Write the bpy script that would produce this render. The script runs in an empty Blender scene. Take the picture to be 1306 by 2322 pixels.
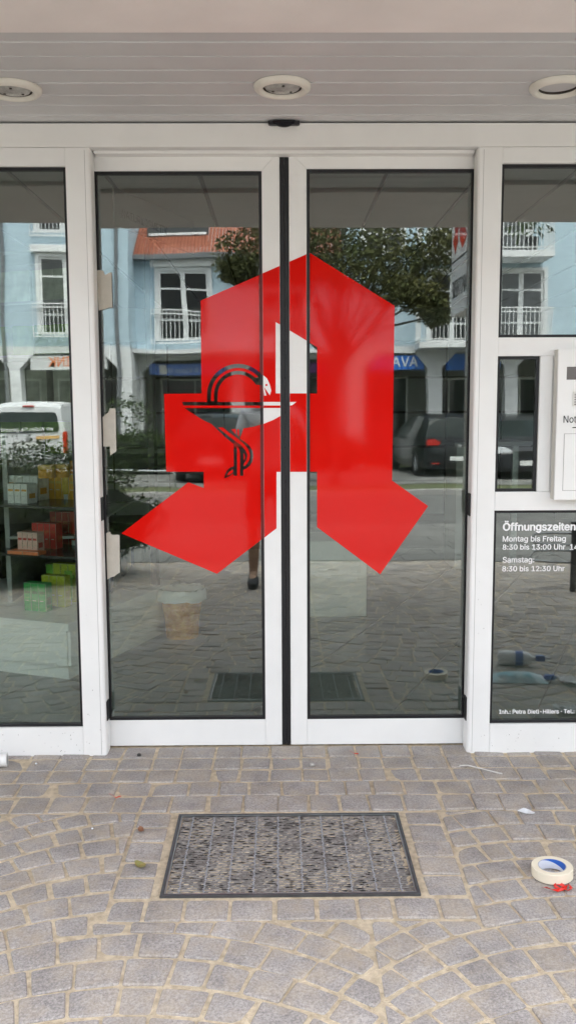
import bpy, bmesh, math, random
from mathutils import Vector, Matrix
from math import sin, cos, pi, radians
random.seed(7)
scn = bpy.context.scene
COL = scn.collection

# ------------------------------------------------------------------ camera
W, H = 1306.0, 2322.0
F_PX, PITCH, YAW, ROLL = 2000.0, 0.1141, 0.0092, -0.004
CAM = Vector((0.0, -3.489, 1.3654))
SLOPE = 0.0256                                    # the paving falls away from the door
fwd = Vector((sin(YAW)*cos(PITCH), cos(YAW)*cos(PITCH), -sin(PITCH)))
rt0 = Vector((cos(YAW), -sin(YAW), 0)); up0 = rt0.cross(fwd)
RI = rt0*cos(ROLL) + up0*sin(ROLL); UP = -rt0*sin(ROLL) + up0*cos(ROLL)
cd = bpy.data.cameras.new('camera'); cam = bpy.data.objects.new('camera', cd); COL.objects.link(cam)
m = Matrix((RI, UP, -fwd)).transposed().to_4x4(); m.translation = CAM
cam.matrix_world = m
cd.sensor_fit = 'VERTICAL'; cd.sensor_height = 24.0; cd.lens = F_PX/H*24.0
cd.clip_start = 0.05; cd.clip_end = 500
scn.camera = cam

# ------------------------------------------------------------------ light
SUN_EL, SUN_AZ = radians(68), radians(18)         # behind the shop, veiled by cloud
wd = bpy.data.worlds.new('World'); scn.world = wd; wd.use_nodes = True
nt = wd.node_tree; bg = nt.nodes['Background']
sky = nt.nodes.new('ShaderNodeTexSky'); sky.sky_type = 'NISHITA'; sky.sun_disc = False
sky.sun_elevation = SUN_EL; sky.sun_rotation = SUN_AZ; sky.dust_density = 4.0; sky.air_density = 1.0
hs = nt.nodes.new('ShaderNodeHueSaturation'); hs.inputs['Saturation'].default_value = 0.22
nt.links.new(sky.outputs[0], hs.inputs['Color']); nt.links.new(hs.outputs[0], bg.inputs['Color'])
bg.inputs['Strength'].default_value = 0.15
sd = bpy.data.lights.new('sun', 'SUN'); sd.energy = 1.0; sd.angle = radians(30); sd.color = (1.0, 0.96, 0.9)
sun = bpy.data.objects.new('sun', sd); COL.objects.link(sun)
sdir = Vector((sin(SUN_AZ)*cos(SUN_EL), cos(SUN_AZ)*cos(SUN_EL), sin(SUN_EL)))   # towards the sun
sun.rotation_euler = (-sdir).to_track_quat('-Z', 'Y').to_euler(); sun.location = (0, 0, 30)
vs = scn.view_settings
vs.view_transform = 'Standard'; vs.look = 'None'; vs.gamma = 1.0; vs.use_curve_mapping = False
vs.exposure = 2.66
scn.cycles.max_bounces = 10; scn.cycles.transparent_max_bounces = 16; scn.cycles.glossy_bounces = 5
scn.cycles.caustics_reflective = False; scn.cycles.caustics_refractive = False

# ------------------------------------------------------------------ helpers
def ray(px, py): return RI*((px-W/2)/F_PX) - UP*((py-H/2)/F_PX) + fwd
def pl(px, py, Y):                                # photo pixel -> point on the vertical plane y = Y
    d = ray(px, py); return CAM + d*((Y-CAM.y)/d.y)
def pr(px, py, Y):                                # the same for a thing seen mirrored, Y metres in front of the door
    q = pl(px, py, Y); return Vector((q.x, -Y, q.z))
def gz(y): return SLOPE*max(y, -8.7) if y < 0 else 0.0
def gd(px, py):                                   # pixel on the sloping paving
    d = ray(px, py); t = (SLOPE*CAM.y-CAM.z)/(d.z-SLOPE*d.y); return CAM + d*t
def proj(p):
    d = p-CAM; z = d.dot(fwd); return (W/2+F_PX*d.dot(RI)/z, H/2-F_PX*d.dot(UP)/z, z)

MATS = {}
def mat(name, col, rough=0.5, var=0.0, scale=8.0, bump=0.0, bscale=60.0, metal=0.0, ior=1.45, spec=None, col2=None, detail=4.0, emis=None):
    if name in MATS: return MATS[name]
    M = bpy.data.materials.new(name); M.use_nodes = True; n = M.node_tree; b = n.nodes['Principled BSDF']
    b.inputs['Base Color'].default_value = (*col, 1); b.inputs['Roughness'].default_value = rough
    b.inputs['Metallic'].default_value = metal; b.inputs['IOR'].default_value = ior
    if spec is not None: b.inputs['Specular IOR Level'].default_value = spec
    tc = n.nodes.new('ShaderNodeTexCoord')
    if var > 0 or col2:
        no = n.nodes.new('ShaderNodeTexNoise'); no.inputs['Scale'].default_value = scale; no.inputs['Detail'].default_value = detail
        n.links.new(tc.outputs['Object'], no.inputs['Vector'])
        cr = n.nodes.new('ShaderNodeValToRGB'); e = cr.color_ramp.elements
        c2 = col2 if col2 else tuple(min(1, c*(1+var)) for c in col); c1 = col if col2 else tuple(c*(1-var) for c in col)
        e[0].position = 0.33; e[1].position = 0.67; e[0].color = (*c1, 1); e[1].color = (*c2, 1)
        n.links.new(no.outputs['Fac'], cr.inputs[0]); n.links.new(cr.outputs[0], b.inputs['Base Color'])
    if bump > 0:
        nb = n.nodes.new('ShaderNodeTexNoise'); nb.inputs['Scale'].default_value = bscale; nb.inputs['Detail'].default_value = 5
        n.links.new(tc.outputs['Object'], nb.inputs['Vector'])
        bp = n.nodes.new('ShaderNodeBump'); bp.inputs['Strength'].default_value = bump; bp.inputs['Distance'].default_value = 0.01
        n.links.new(nb.outputs['Fac'], bp.inputs['Height']); n.links.new(bp.outputs[0], b.inputs['Normal'])
    MATS[name] = M; return M

def glassmat(name, fac, tint, rough=0.0, wob=0.0, gcol=(0.95, 0.97, 0.97)):
    M = bpy.data.materials.new(name); M.use_nodes = True; n = M.node_tree; n.nodes.clear()
    o = n.nodes.new('ShaderNodeOutputMaterial'); mx = n.nodes.new('ShaderNodeMixShader')
    t = n.nodes.new('ShaderNodeBsdfTransparent'); t.inputs[0].default_value = (*tint, 1)
    g = n.nodes.new('ShaderNodeBsdfGlossy'); g.inputs['Roughness'].default_value = rough; g.inputs['Color'].default_value = (*gcol, 1)
    lw = n.nodes.new('ShaderNodeLayerWeight'); lw.inputs['Blend'].default_value = 0.25
    ma = n.nodes.new('ShaderNodeMath'); ma.operation = 'MULTIPLY_ADD'
    ma.inputs[1].default_value = 0.5; ma.inputs[2].default_value = fac; ma.use_clamp = True
    n.links.new(lw.outputs['Facing'], ma.inputs[0])
    if wob:
        tc = n.nodes.new('ShaderNodeTexCoord'); nb = n.nodes.new('ShaderNodeTexNoise'); nb.inputs['Scale'].default_value = 2.2; nb.inputs['Detail'].default_value = 1
        n.links.new(tc.outputs['Object'], nb.inputs['Vector'])
        bp = n.nodes.new('ShaderNodeBump'); bp.inputs['Strength'].default_value = 1.0; bp.inputs['Distance'].default_value = wob
        n.links.new(nb.outputs['Fac'], bp.inputs['Height']); n.links.new(bp.outputs[0], g.inputs['Normal'])
    n.links.new(ma.outputs[0], mx.inputs[0]); n.links.new(t.outputs[0], mx.inputs[1]); n.links.new(g.outputs[0], mx.inputs[2])
    n.links.new(mx.outputs[0], o.inputs[0]); MATS[name] = M; return M

class MB:                                         # collects shapes, builds one mesh object
    def __init__(s): s.v = []; s.f = []; s.mi = []
    def add(s, vs, fs, mi=0):
        k = len(s.v); s.v += [tuple(v) for v in vs]; s.f += [tuple(i+k for i in f) for f in fs]; s.mi += [mi]*len(fs); return s
    def box(s, a, b, mi=0):
        x0, y0, z0 = a; x1, y1, z1 = b
        return s.add([(x0,y0,z0),(x1,y0,z0),(x1,y1,z0),(x0,y1,z0),(x0,y0,z1),(x1,y0,z1),(x1,y1,z1),(x0,y1,z1)],
                     [(0,3,2,1),(4,5,6,7),(0,1,5,4),(1,2,6,5),(2,3,7,6),(3,0,4,7)], mi)
    def prism(s, poly, y0, y1, mi=0):             # xz polygon (counter-clockwise seen from -y) extruded in y
        n = len(poly); vs = [(x, y0, z) for x, z in poly]+[(x, y1, z) for x, z in poly]
        fs = [tuple(range(n)), tuple(range(2*n-1, n-1, -1))]+[(i, i+n, (i+1) % n+n, (i+1) % n) for i in range(n)]
        return s.add(vs, fs, mi)
    def prismz(s, poly, z0, z1, mi=0):            # xy polygon extruded in z
        n = len(poly); vs = [(x, y, z0) for x, y in poly]+[(x, y, z1) for x, y in poly]
        fs = [tuple(range(n-1, -1, -1)), tuple(range(n, 2*n))]+[(i, (i+1) % n, (i+1) % n+n, i+n) for i in range(n)]
        return s.add(vs, fs, mi)
    def tube(s, pts, r, n=8, mi=0, cap=True):
        pts = [Vector(p) for p in pts]; rs = r if isinstance(r, (list, tuple)) else [r]*len(pts); vs = []
        for i, p in enumerate(pts):
            d = (pts[min(i+1, len(pts)-1)]-pts[max(i-1, 0)]).normalized()
            a = d.cross(Vector((0, 0, 1))); a = a.normalized() if a.length > 1e-3 else Vector((1, 0, 0)); b = d.cross(a)
            vs += [p+(a*cos(2*pi*k/n)+b*sin(2*pi*k/n))*rs[i] for k in range(n)]
        fs = [(i*n+k, i*n+(k+1) % n, (i+1)*n+(k+1) % n, (i+1)*n+k) for i in range(len(pts)-1) for k in range(n)]
        if cap: fs += [tuple(range(n-1, -1, -1)), tuple(range((len(pts)-1)*n, len(pts)*n))]
        return s.add(vs, fs, mi)
    def lathe(s, prof, c, n=32, axis='z', mi=0, close=True):
        c = Vector(c); vs = []
        for r, h in prof:
            for k in range(n):
                a = 2*pi*k/n
                d = {'z': (r*cos(a), r*sin(a), h), 'x': (h, r*cos(a), r*sin(a)), 'y': (r*cos(a), h, r*sin(a))}[axis]
                vs.append(c+Vector(d))
        mcnt = len(prof); fs = [(i*n+k, i*n+(k+1) % n, (i+1)*n+(k+1) % n, (i+1)*n+k) for i in range(mcnt-1) for k in range(n)]
        if close: fs += [tuple((mcnt-1)*n+k if False else ((mcnt-1)*n+k) for k in range(n))] if prof[-1][0] > 1e-4 else []
        return s.add(vs, fs, mi)
    def build(s, name, mats, parent=None, bevel=0.0, seg=2, smooth=False, loc=None):
        me = bpy.data.meshes.new(name); me.from_pydata(s.v, [], s.f)
        mats = mats if isinstance(mats, (list, tuple)) else [mats]
        for q in mats: me.materials.append(q)
        me.polygons.foreach_set('material_index', s.mi)
        bm = bmesh.new(); bm.from_mesh(me)
        bmesh.ops.recalc_face_normals(bm, faces=bm.faces)
        if bevel: bmesh.ops.bevel(bm, geom=[e for e in bm.edges if len(e.link_faces) == 2 and e.calc_face_angle(0) > 0.5], offset=bevel, segments=seg, affect='EDGES', clamp_overlap=True)
        if smooth:
            for f in bm.faces: f.smooth = True
        bm.to_mesh(me); bm.free()
        if smooth: 
            try: me.set_sharp_from_angle(angle=radians(38))
            except Exception: pass
        return link(name, me, parent, loc)
def link(name, me, parent=None, loc=None):
    o = bpy.data.objects.new(name, me); COL.objects.link(o)
    if parent: o.parent = parent
    if loc: o.location = loc
    return o
def tag(o, label=None, cat=None, group=None, kind=None):
    if label: o['label'] = label
    if cat: o['category'] = cat
    if group: o['group'] = group
    if kind: o['kind'] = kind
    return o
def thing(name, label, cat, loc=(0, 0, 0), rz=0, group=None):
    o = link(name, None); o.location = loc; o.rotation_euler = (0, 0, rz); return tag(o, label, cat, group)
def box(name, a, b, m_, parent=None, bevel=0.0, **k): return MB().box(a, b).build(name, m_, parent, bevel, **k)
def copy_tree(o, parent=None):
    c = o.copy(); COL.objects.link(c); c.parent = parent
    for ch in list(o.children): copy_tree(ch, c)
    return c
import os
try: SANS = bpy.data.fonts.load(os.path.join(bpy.utils.system_resource('DATAFILES'), 'fonts', 'Inter.woff2'))   # Blender's own interface font
except Exception: SANS = None
def text_mesh(s, bold=0.0, sp=1.0):
    cu = bpy.data.curves.new('lettering', 'FONT'); cu.body = s; cu.size = 1.0
    if SANS: cu.font = SANS
    cu.resolution_u = 3; cu.resolution_u = 3; cu.space_character = sp
    o = bpy.data.objects.new('tmp', cu); COL.objects.link(o)
    dg = bpy.context.evaluated_depsgraph_get(); me = bpy.data.meshes.new_from_object(o.evaluated_get(dg))
    bpy.data.objects.remove(o); return me
def text(name, s, p0, width, m_, parent, height=None, rz=0.0, bold=0.0, sp=1.0, thick=0.0012, rx=pi/2):
    """lettering whose lower-left corner is p0; width of the run in metres; faces -y (rz turns it about z)"""
    me = text_mesh(s, bold, sp)
    xs = [v.co.x for v in me.vertices]; ys = [v.co.y for v in me.vertices]
    k = width/(max(xs)-min(xs)); ky = k if height is None else height/(max(ys)-min(ys)); mx = min(xs)
    bm = bmesh.new(); bm.from_mesh(me)
    for v in bm.verts: v.co = Vector(((v.co.x-mx)*k, v.co.y*ky, 0))
    r = bmesh.ops.extrude_face_region(bm, geom=list(bm.faces)); 
    bmesh.ops.translate(bm, verts=[g for g in r['geom'] if isinstance(g, bmesh.types.BMVert)], vec=(0, 0, thick))
    if bold:                                       # heavier strokes: shifted copies, each a hair prouder
        src = list(bm.verts)+list(bm.edges)+list(bm.faces); bw = bold*k
        for q, (dx, dy) in enumerate(((bw, 0), (-bw, 0), (0, bw*.8), (0, -bw*.8))):
            d_ = bmesh.ops.duplicate(bm, geom=src)['geom']
            bmesh.ops.translate(bm, verts=[g for g in d_ if isinstance(g, bmesh.types.BMVert)], vec=(dx, dy, .00006*(q+1)))
    bmesh.ops.recalc_face_normals(bm, faces=bm.faces)
    bm.to_mesh(me); bm.free(); me.materials.clear(); me.materials.append(m_)
    o = link(name, me, parent); o.location = p0; o.rotation_euler = (rx, 0, rz); return o
def fill_curve(polys):
    """even-odd filled flat shape from 2-D polygons -> mesh in xy"""
    cu = bpy.data.curves.new('shape', 'CURVE'); cu.dimensions = '2D'; cu.fill_mode = 'BOTH'
    for p in polys:
        sp = cu.splines.new('POLY'); sp.points.add(len(p)-1); sp.use_cyclic_u = True
        for q, (x, y) in zip(sp.points, p): q.co = (x, y, 0, 1)
    o = bpy.data.objects.new('tmp', cu); COL.objects.link(o)
    dg = bpy.context.evaluated_depsgraph_get(); me = bpy.data.meshes.new_from_object(o.evaluated_get(dg))
    bpy.data.objects.remove(o); return me
def clip(poly, n, d):                             # keep the side n.p <= d
    out = []
    for i in range(len(poly)):
        a, b = poly[i], poly[(i+1) % len(poly)]; da = n[0]*a[0]+n[1]*a[1]-d; db = n[0]*b[0]+n[1]*b[1]-d
        if da <= 0: out.append(a)
        if da*db < 0:
            t = da/(da-db); out.append((a[0]+(b[0]-a[0])*t, a[1]+(b[1]-a[1])*t))
    return out
def area(p): return 0.5*sum(p[i][0]*p[(i+1) % len(p)][1]-p[(i+1) % len(p)][0]*p[i][1] for i in range(len(p)))

# ------------------------------------------------------------------ materials
white = mat('white_powder_coat', (0.85, 0.85, 0.84), 0.36, var=0.025, scale=5, bump=0.04, bscale=160)
black = mat('black_rubber', (0.012, 0.012, 0.014), 0.45)
cream = mat('cream_enamel', (0.78, 0.765, 0.70), 0.3, var=0.03, scale=12)
soff = mat('soffit_paint', (0.655, 0.665, 0.675), 0.55, var=0.05, scale=2.5, bump=0.05, bscale=90)
plaster = mat('beam_plaster', (0.90, 0.86, 0.84), 0.8, var=0.05, scale=3, bump=0.15, bscale=120)
red = mat('red_vinyl', (0.70, 0.008, 0.005), 0.05, var=0.03, scale=2, ior=1.40)
tapem = mat('masking_tape_paper', (0.56, 0.525, 0.455), 0.75, var=0.05, scale=25, bump=0.2, bscale=150)
letw = mat('white_vinyl', (0.90, 0.905, 0.91), 0.4)
letk = mat('black_print', (0.02, 0.02, 0.022), 0.5)
chrome = mat('galvanised_steel', (0.50, 0.52, 0.54), 0.34, metal=1.0, var=0.12, scale=40)
dsteel = mat('dull_steel', (0.10, 0.103, 0.11), 0.42, metal=0.5, var=0.15, scale=30)
glass = glassmat('coated_door_glass', 0.112, (0.90, 0.955, 0.915), 0.011, 0.0007)
dglass = mat('dark_window_glass', (0.012, 0.014, 0.016), 0.04, ior=1.6)

def sett_material():
    M = bpy.data.materials.new('granite'); M.use_nodes = True; n = M.node_tree; b = n.nodes['Principled BSDF']; L = n.links.new
    tc = n.nodes.new('ShaderNodeTexCoord'); geo = n.nodes.new('ShaderNodeNewGeometry')
    def noise(sc, de=3, ro=0.6):
        q = n.nodes.new('ShaderNodeTexNoise'); q.inputs['Scale'].default_value = sc; q.inputs['Detail'].default_value = de; q.inputs['Roughness'].default_value = ro
        L(geo.outputs['Position'], q.inputs['Vector']); return q
    def ramp(src, *st):
        r = n.nodes.new('ShaderNodeValToRGB'); e = r.color_ramp.elements
        e[0].position, e[0].color = st[0][0], (*st[0][1], 1); e[1].position, e[1].color = st[1][0], (*st[1][1], 1)
        for p, c in st[2:]: k = e.new(p); k.color = (*c, 1)
        L(src, r.inputs[0]); return r
    def mix(mode, fac, a, c):
        q = n.nodes.new('ShaderNodeMix'); q.data_type = 'RGBA'; q.blend_type = mode
        if isinstance(fac, float): q.inputs[0].default_value = fac
        else: L(fac, q.inputs[0])
        L(a, q.inputs[6]); L(c, q.inputs[7]); return q.outputs[2]
    base = ramp(geo.outputs['Random Per Island'], (0.0, (0.25, 0.231, 0.221)), (1.0, (0.395, 0.371, 0.357)), (0.5, (0.325, 0.303, 0.292)))
    g1 = ramp(noise(150, 5, 0.8).outputs['Fac'], (0.32, (0.50, 0.50, 0.51)), (0.70, (1.6, 1.58, 1.58)), (0.5, (1, 1, 1)))
    g2 = ramp(noise(7, 6).outputs['Fac'], (0.30, (0.74, 0.73, 0.73)), (0.72, (1.22, 1.21, 1.19)))
    c = mix('MULTIPLY', 1.0, base.outputs[0], g1.outputs[0]); c = mix('MULTIPLY', 1.0, c, g2.outputs[0])
    sandc = n.nodes.new('ShaderNodeRGB'); sandc.outputs[0].default_value = (0.46, 0.37, 0.26, 1)      # sand trodden over the stones
    sf = ramp(noise(9, 6, 0.7).outputs['Fac'], (0.44, (0, 0, 0)), (0.72, (0.55, 0.55, 0.55)))
    c = mix('MIX', sf.outputs[0], c, sandc.outputs[0])
    L(c, b.inputs['Base Color']); b.inputs['Roughness'].default_value = 0.8
    bp = n.nodes.new('ShaderNodeBump'); bp.inputs['Strength'].default_value = 0.55; bp.inputs['Distance'].default_value = 0.004
    L(noise(90, 6, 0.7).outputs['Fac'], bp.inputs['Height']); L(bp.outputs[0], b.inputs['Normal'])
    return M
granite = sett_material()
sand = mat('joint_sand', (0.50, 0.405, 0.285), 0.95, scale=45, col2=(0.76, 0.64, 0.47), bump=0.9, bscale=260, detail=8)
asphalt = mat('asphalt', (0.125, 0.124, 0.12), 0.85, var=0.2, scale=3, bump=0.3, bscale=200)
kerbm = mat('kerb_stone', (0.33, 0.32, 0.31), 0.8, var=0.12, scale=6, bump=0.2)
slabm = mat('pavement_slab', (0.165, 0.163, 0.155), 0.85, var=0.14, scale=1.4, bump=0.2)
grassm = mat('verge_grass', (0.06, 0.085, 0.03), 0.9, scale=5, col2=(0.11, 0.11, 0.055), bump=1.0, bscale=40)

# ------------------------------------------------------------------ ground
def sheet(name, x0, x1, y0, y1, z, m_, nx=1, ny=1, **k):
    g = MB(); vs = [(x0+(x1-x0)*i/nx, y0+(y1-y0)*j/ny, z(y0+(y1-y0)*j/ny) if callable(z) else z) for j in range(ny+1) for i in range(nx+1)]
    g.add(vs, [(j*(nx+1)+i, j*(nx+1)+i+1, (j+1)*(nx+1)+i+1, (j+1)*(nx+1)+i) for j in range(ny) for i in range(nx)])
    return g.build(name, m_, **k)
tag(sheet('ground', -250, 250, -250, 250, -0.42, grassm), kind='structure')
pav = tag(sheet('pavement', -9, 9, -5.2, 0.3, lambda y: gz(y)-0.0038, sand, 1, 60), kind='structure')
walk = tag(MB().box((-30, -8.7, -0.5), (30, -5.2, -0.09)).build('footpath', kerbm), kind='structure')
for v in walk.data.vertices:
    if v.co.z > -0.2: v.co.z = gz(v.co.y)-0.012
tag(sheet('road', -80, 80, -13.9, -8.82, -0.33, asphalt), kind='structure')
tag(MB().box((-80, -8.84, -0.5), (80, -8.705, -0.232)).build('kerb', kerbm, bevel=0.015), kind='structure')
tag(MB().box((-80, -14.05, -0.5), (80, -13.88, -0.225)).build('kerb', kerbm, bevel=0.015), kind='structure')
tag(sheet('verge', -80, 80, -40, -14.04, -0.232, grassm), kind='structure')
tag(sheet('parking_bay', -80, 80, -21.0, -15.2, -0.222, mat('bay_paving', (0.17, 0.17, 0.16), 0.9, var=0.25, scale=2, bump=0.5, bscale=20)), kind='structure')

MATRECT = (-0.352, 0.402, -1.083, -0.588)         # door mat well
def sett_polys():
    out = []
    rows = [-0.0, -0.115, -0.222, -0.330, -0.442, -0.568]
    joints = None
    for r in range(5):
        if r in (0, 3, 4):
            joints = []; x = -6.0+random.uniform(0, .1)
            while x < 6: joints.append(x); x += random.uniform(0.098, 0.135)
        else: joints = [x+random.uniform(-0.006, 0.006) for x in joints]
        for a, b in zip(joints, joints[1:]):
            j = lambda s=0.004: random.uniform(-s, s)
            out.append(([(a+j(), rows[r+1]+j()), (b+j(), rows[r+1]+j()), (b+j(), rows[r]+j()), (a+j(), rows[r]+j())], 0.0085 if r < 4 else 0.009))
    bx0, bx1, by0, by1 = -0.492, 0.545, -1.20, -0.572
    def run(x0, y0, x1, y1, n, horiz):
        cuts = sorted([0]+[(k+random.uniform(-.13, .13))/n for k in range(1, n)]+[1])
        for t0, t1 in zip(cuts, cuts[1:]):
            if horiz: out.append(([(x0+(x1-x0)*t0, y0), (x0+(x1-x0)*t1, y0), (x0+(x1-x0)*t1, y1), (x0+(x1-x0)*t0, y1)], 0.010))
            else: out.append(([(x0, y0+(y1-y0)*t0), (x1, y0+(y1-y0)*t0), (x1, y0+(y1-y0)*t1), (x0, y0+(y1-y0)*t1)], 0.0095))
    run(bx0, by0+0.112, MATRECT[0]-0.022, by1, 5, False); run(MATRECT[1]+0.018, by0+0.112, bx1, by1, 5, False); run(bx0, by0, bx1, by0+0.108, 9, True)
    R, hw, dl = 0.92, 0.60, 0.106
    for k in range(-5, 6):
        xa = -0.36+1.2*k
        for jr in range(0, 56):
            yc = -0.40-R-jr*dl+(0.05 if k % 2 else 0)
            ph = -0.86+random.uniform(0, .1)
            while ph < 0.86:
                st = random.uniform(0.098, 0.142)/R*(1-0.15*abs(ph)); p2 = ph+st
                def up_(p): return (xa+R*sin(p)+random.uniform(-.003, .003), yc+R*cos(p)+random.uniform(-.003, .003))
                def dn_(p): q = dl*cos(p); return (xa+R*sin(p)-sin(p)*q+random.uniform(-.003, .003), yc+R*cos(p)-cos(p)*q+random.uniform(-.003, .003))
                P = [dn_(ph), dn_(p2), up_(p2), up_(ph)]; ph = p2
                P = clip(P, (1, 0), xa+hw); P = clip(P, (-1, 0), -(xa-hw)) if P else P
                P = clip(P, (0, 1), -0.572) if P else P
                P = clip(P, (0, -1), 5.19) if P else P
                if len(P) < 3: continue
                cx = sum(p[0] for p in P)/len(P); cy = sum(p[1] for p in P)/len(P)
                if max(p[0] for p in P) > bx0 and min(p[0] for p in P) < bx1 and max(p[1] for p in P) > by0:
                    cand = [clip(P, (0, 1), by0), clip(P, (1, 0), bx0), clip(P, (-1, 0), -bx1)]   # cut to fit against the border course
                    P = max(cand, key=lambda q: area(q) if len(q) > 2 else 0)
                if len(P) >= 3 and area(P) > 0.0014: out.append((P, random.uniform(0.006, 0.0125)))
    return out
def sett_mesh(P, jw):
    if area(P) < 0: P = P[::-1]
    Q = list(P); n = len(P)
    for i in range(n):
        a, b = P[i], P[(i+1) % n]; ex, ey = b[0]-a[0], b[1]-a[1]; l = math.hypot(ex, ey)
        if l < 1e-4: continue
        nx, ny = ey/l, -ex/l; Q = clip(Q, (nx, ny), nx*a[0]+ny*a[1]-jw*random.uniform(.35, .65))
        if len(Q) < 3: return None
    if area(Q) < 0.0009: return None
    R_ = []; n = len(Q)
    for i in range(n):                            # worn corners
        a, b, c = Q[i-1], Q[i], Q[(i+1) % n]
        la, lc = math.hypot(a[0]-b[0], a[1]-b[1]), math.hypot(c[0]-b[0], c[1]-b[1])
        if la < 1e-4 or lc < 1e-4: continue
        ca, cc = min(random.uniform(.004, .0115), la*.4), min(random.uniform(.004, .0115), lc*.4)
        R_.append((b[0]+(a[0]-b[0])*ca/la, b[1]+(a[1]-b[1])*ca/la)); 
        if la > .03 and lc > .03: R_.append((b[0]+(a[0]-b[0])*ca*.25/la+(c[0]-b[0])*cc*.25/lc, b[1]+(a[1]-b[1])*ca*.25/la+(c[1]-b[1])*cc*.25/lc))
        R_.append((b[0]+(c[0]-b[0])*cc/lc, b[1]+(c[1]-b[1])*cc/lc))
    n = len(R_); cx = sum(p[0] for p in R_)/n; cy = sum(p[1] for p in R_)/n
    h = random.uniform(-0.0025, 0.003); tx, ty = random.gauss(0, .02), random.gauss(0, .02)
    vs = []
    for rr, zz in ((1.0, -0.03), (1.0, -0.0042), (0.925, -0.0005)):
        for x, y in R_:
            X, Y = cx+(x-cx)*rr, cy+(y-cy)*rr
            vs.append((X, Y, gz(Y)+zz+(h+tx*(X-cx)+ty*(Y-cy) if zz > -0.02 else 0)))
    vs.append((cx, cy, gz(cy)+h+0.0008))
    fs = [(k*n+i, k*n+(i+1) % n, (k+1)*n+(i+1) % n, (k+1)*n+i) for k in range(2) for i in range(n)]
    fs += [(2*n+i, 2*n+(i+1) % n, 3*n) for i in range(n)]
    return vs, fs, (cx, cy)
near, rest = [], []
for P, jw in sett_polys():
    q = sett_mesh(P, jw)
    if not q: continue
    cx, cy = q[2]
    if cy < CAM.y+0.3: rest.append(q); continue
    u, v, z = proj(Vector((cx, cy, gz(cy))))
    if -40 < u < W+40 and 1600 < v < H+50: near.append((area(P)/z**3, q))
    else: rest.append(q)
near.sort(key=lambda a: -a[0])
rest += [q for _, q in near[300:]]
for _, q in near[:300]:
    me = bpy.data.meshes.new('sett'); me.from_pydata(q[0], [], q[1]); me.materials.append(granite); link('sett', me, pav)
g = MB()
for q in rest: g.add(q[0], q[1])
tag(g.build('setts', granite, pav), kind='stuff')
# slabs of the footpath (seen in the glass only): joined
g = MB(); y = -5.22
while y > -8.6:
    x = -12+random.uniform(0, .5)
    while x < 12:
        w_ = 0.6; a = 0.006
        g.add([(x+a, y-0.4+a, gz(y-.4)), (x+w_-a, y-0.4+a, gz(y-.4)), (x+w_-a, y-a, gz(y)), (x+a, y-a, gz(y)), (x+a, y-0.4+a, -.3), (x+w_-a, y-0.4+a, -.3), (x+w_-a, y-a, -.3), (x+a, y-a, -.3)],
              [(0, 1, 2, 3), (0, 4, 5, 1), (1, 5, 6, 2), (2, 6, 7, 3), (3, 7, 4, 0)]); x += w_
    y -= 0.4
tag(g.build('slabs', slabm, walk), kind='stuff')

# ------------------------------------------------------------------ the pharmacy building over the door
bld = thing('pharmacy_building', 'pale building above the shopfront with a slatted ceiling over the entrance', 'building', (0, 0, 2.43))
def bbox(name, a, b, m_, bevel=0.0): 
    o = box(name, (a[0], a[1], a[2]-2.43), (b[0], b[1], b[2]-2.43), m_, bld, bevel); return o
edges = [-0.052, -0.150, -0.255, -0.355, -0.470, -0.575, -0.685, -0.790, -0.893]
for a, b in zip(edges, edges[1:]):
    g = MB(); dz = random.uniform(-.0012, .0012)
    # board with a lapped lower edge, running along the shopfront
    prof = [(a-0.0008, 0.030), (a-0.0008, 0.004+dz), (a-0.006, 0.0+dz), (b+0.007, 0.0+dz), (b+0.006, 0.005+dz), (b+0.001, 0.005+dz), (b+0.001, 0.030)]
    n = len(prof); vs = [(x, y, z) for x in (-6, 6) for y, z in prof]
    g.add(vs, [tuple(range(n)), tuple(range(2*n-1, n-1, -1))]+[(i, (i+1) % n, (i+1) % n+n, i+n) for i in range(n)])
    g.build('soffit_board', soff, bld)
bbox('beam', (-6, -1.72, 2.412), (6, -0.8935, 3.2), plaster, 0.004)
bbox('ceiling_void', (-6, -0.893, 2.461), (6, 0.30, 3.2), plaster)
bbox('upper_wall', (-9, -1.70, 3.2), (9, 0.4, 8.4), mat('upper_render', (0.62, 0.60, 0.56), 0.85, var=0.05, bump=0.2))  # height of this unseen wall is set to shade the paving
bbox('side_wall', (-9, -0.06, 0), (-4.37, 0.28, 2.46), mat('upper_render', (0.6, 0.6, 0.6)))
bbox('side_wall', (3.77, -0.06, 0), (9, 0.28, 2.46), MATS['upper_render'])
bbox('beam_end', (-9, -1.72, 2.412), (-6.002, 0.28, 3.2), plaster); bbox('beam_end', (6.002, -1.72, 2.412), (9, 0.28, 3.2), plaster)

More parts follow.
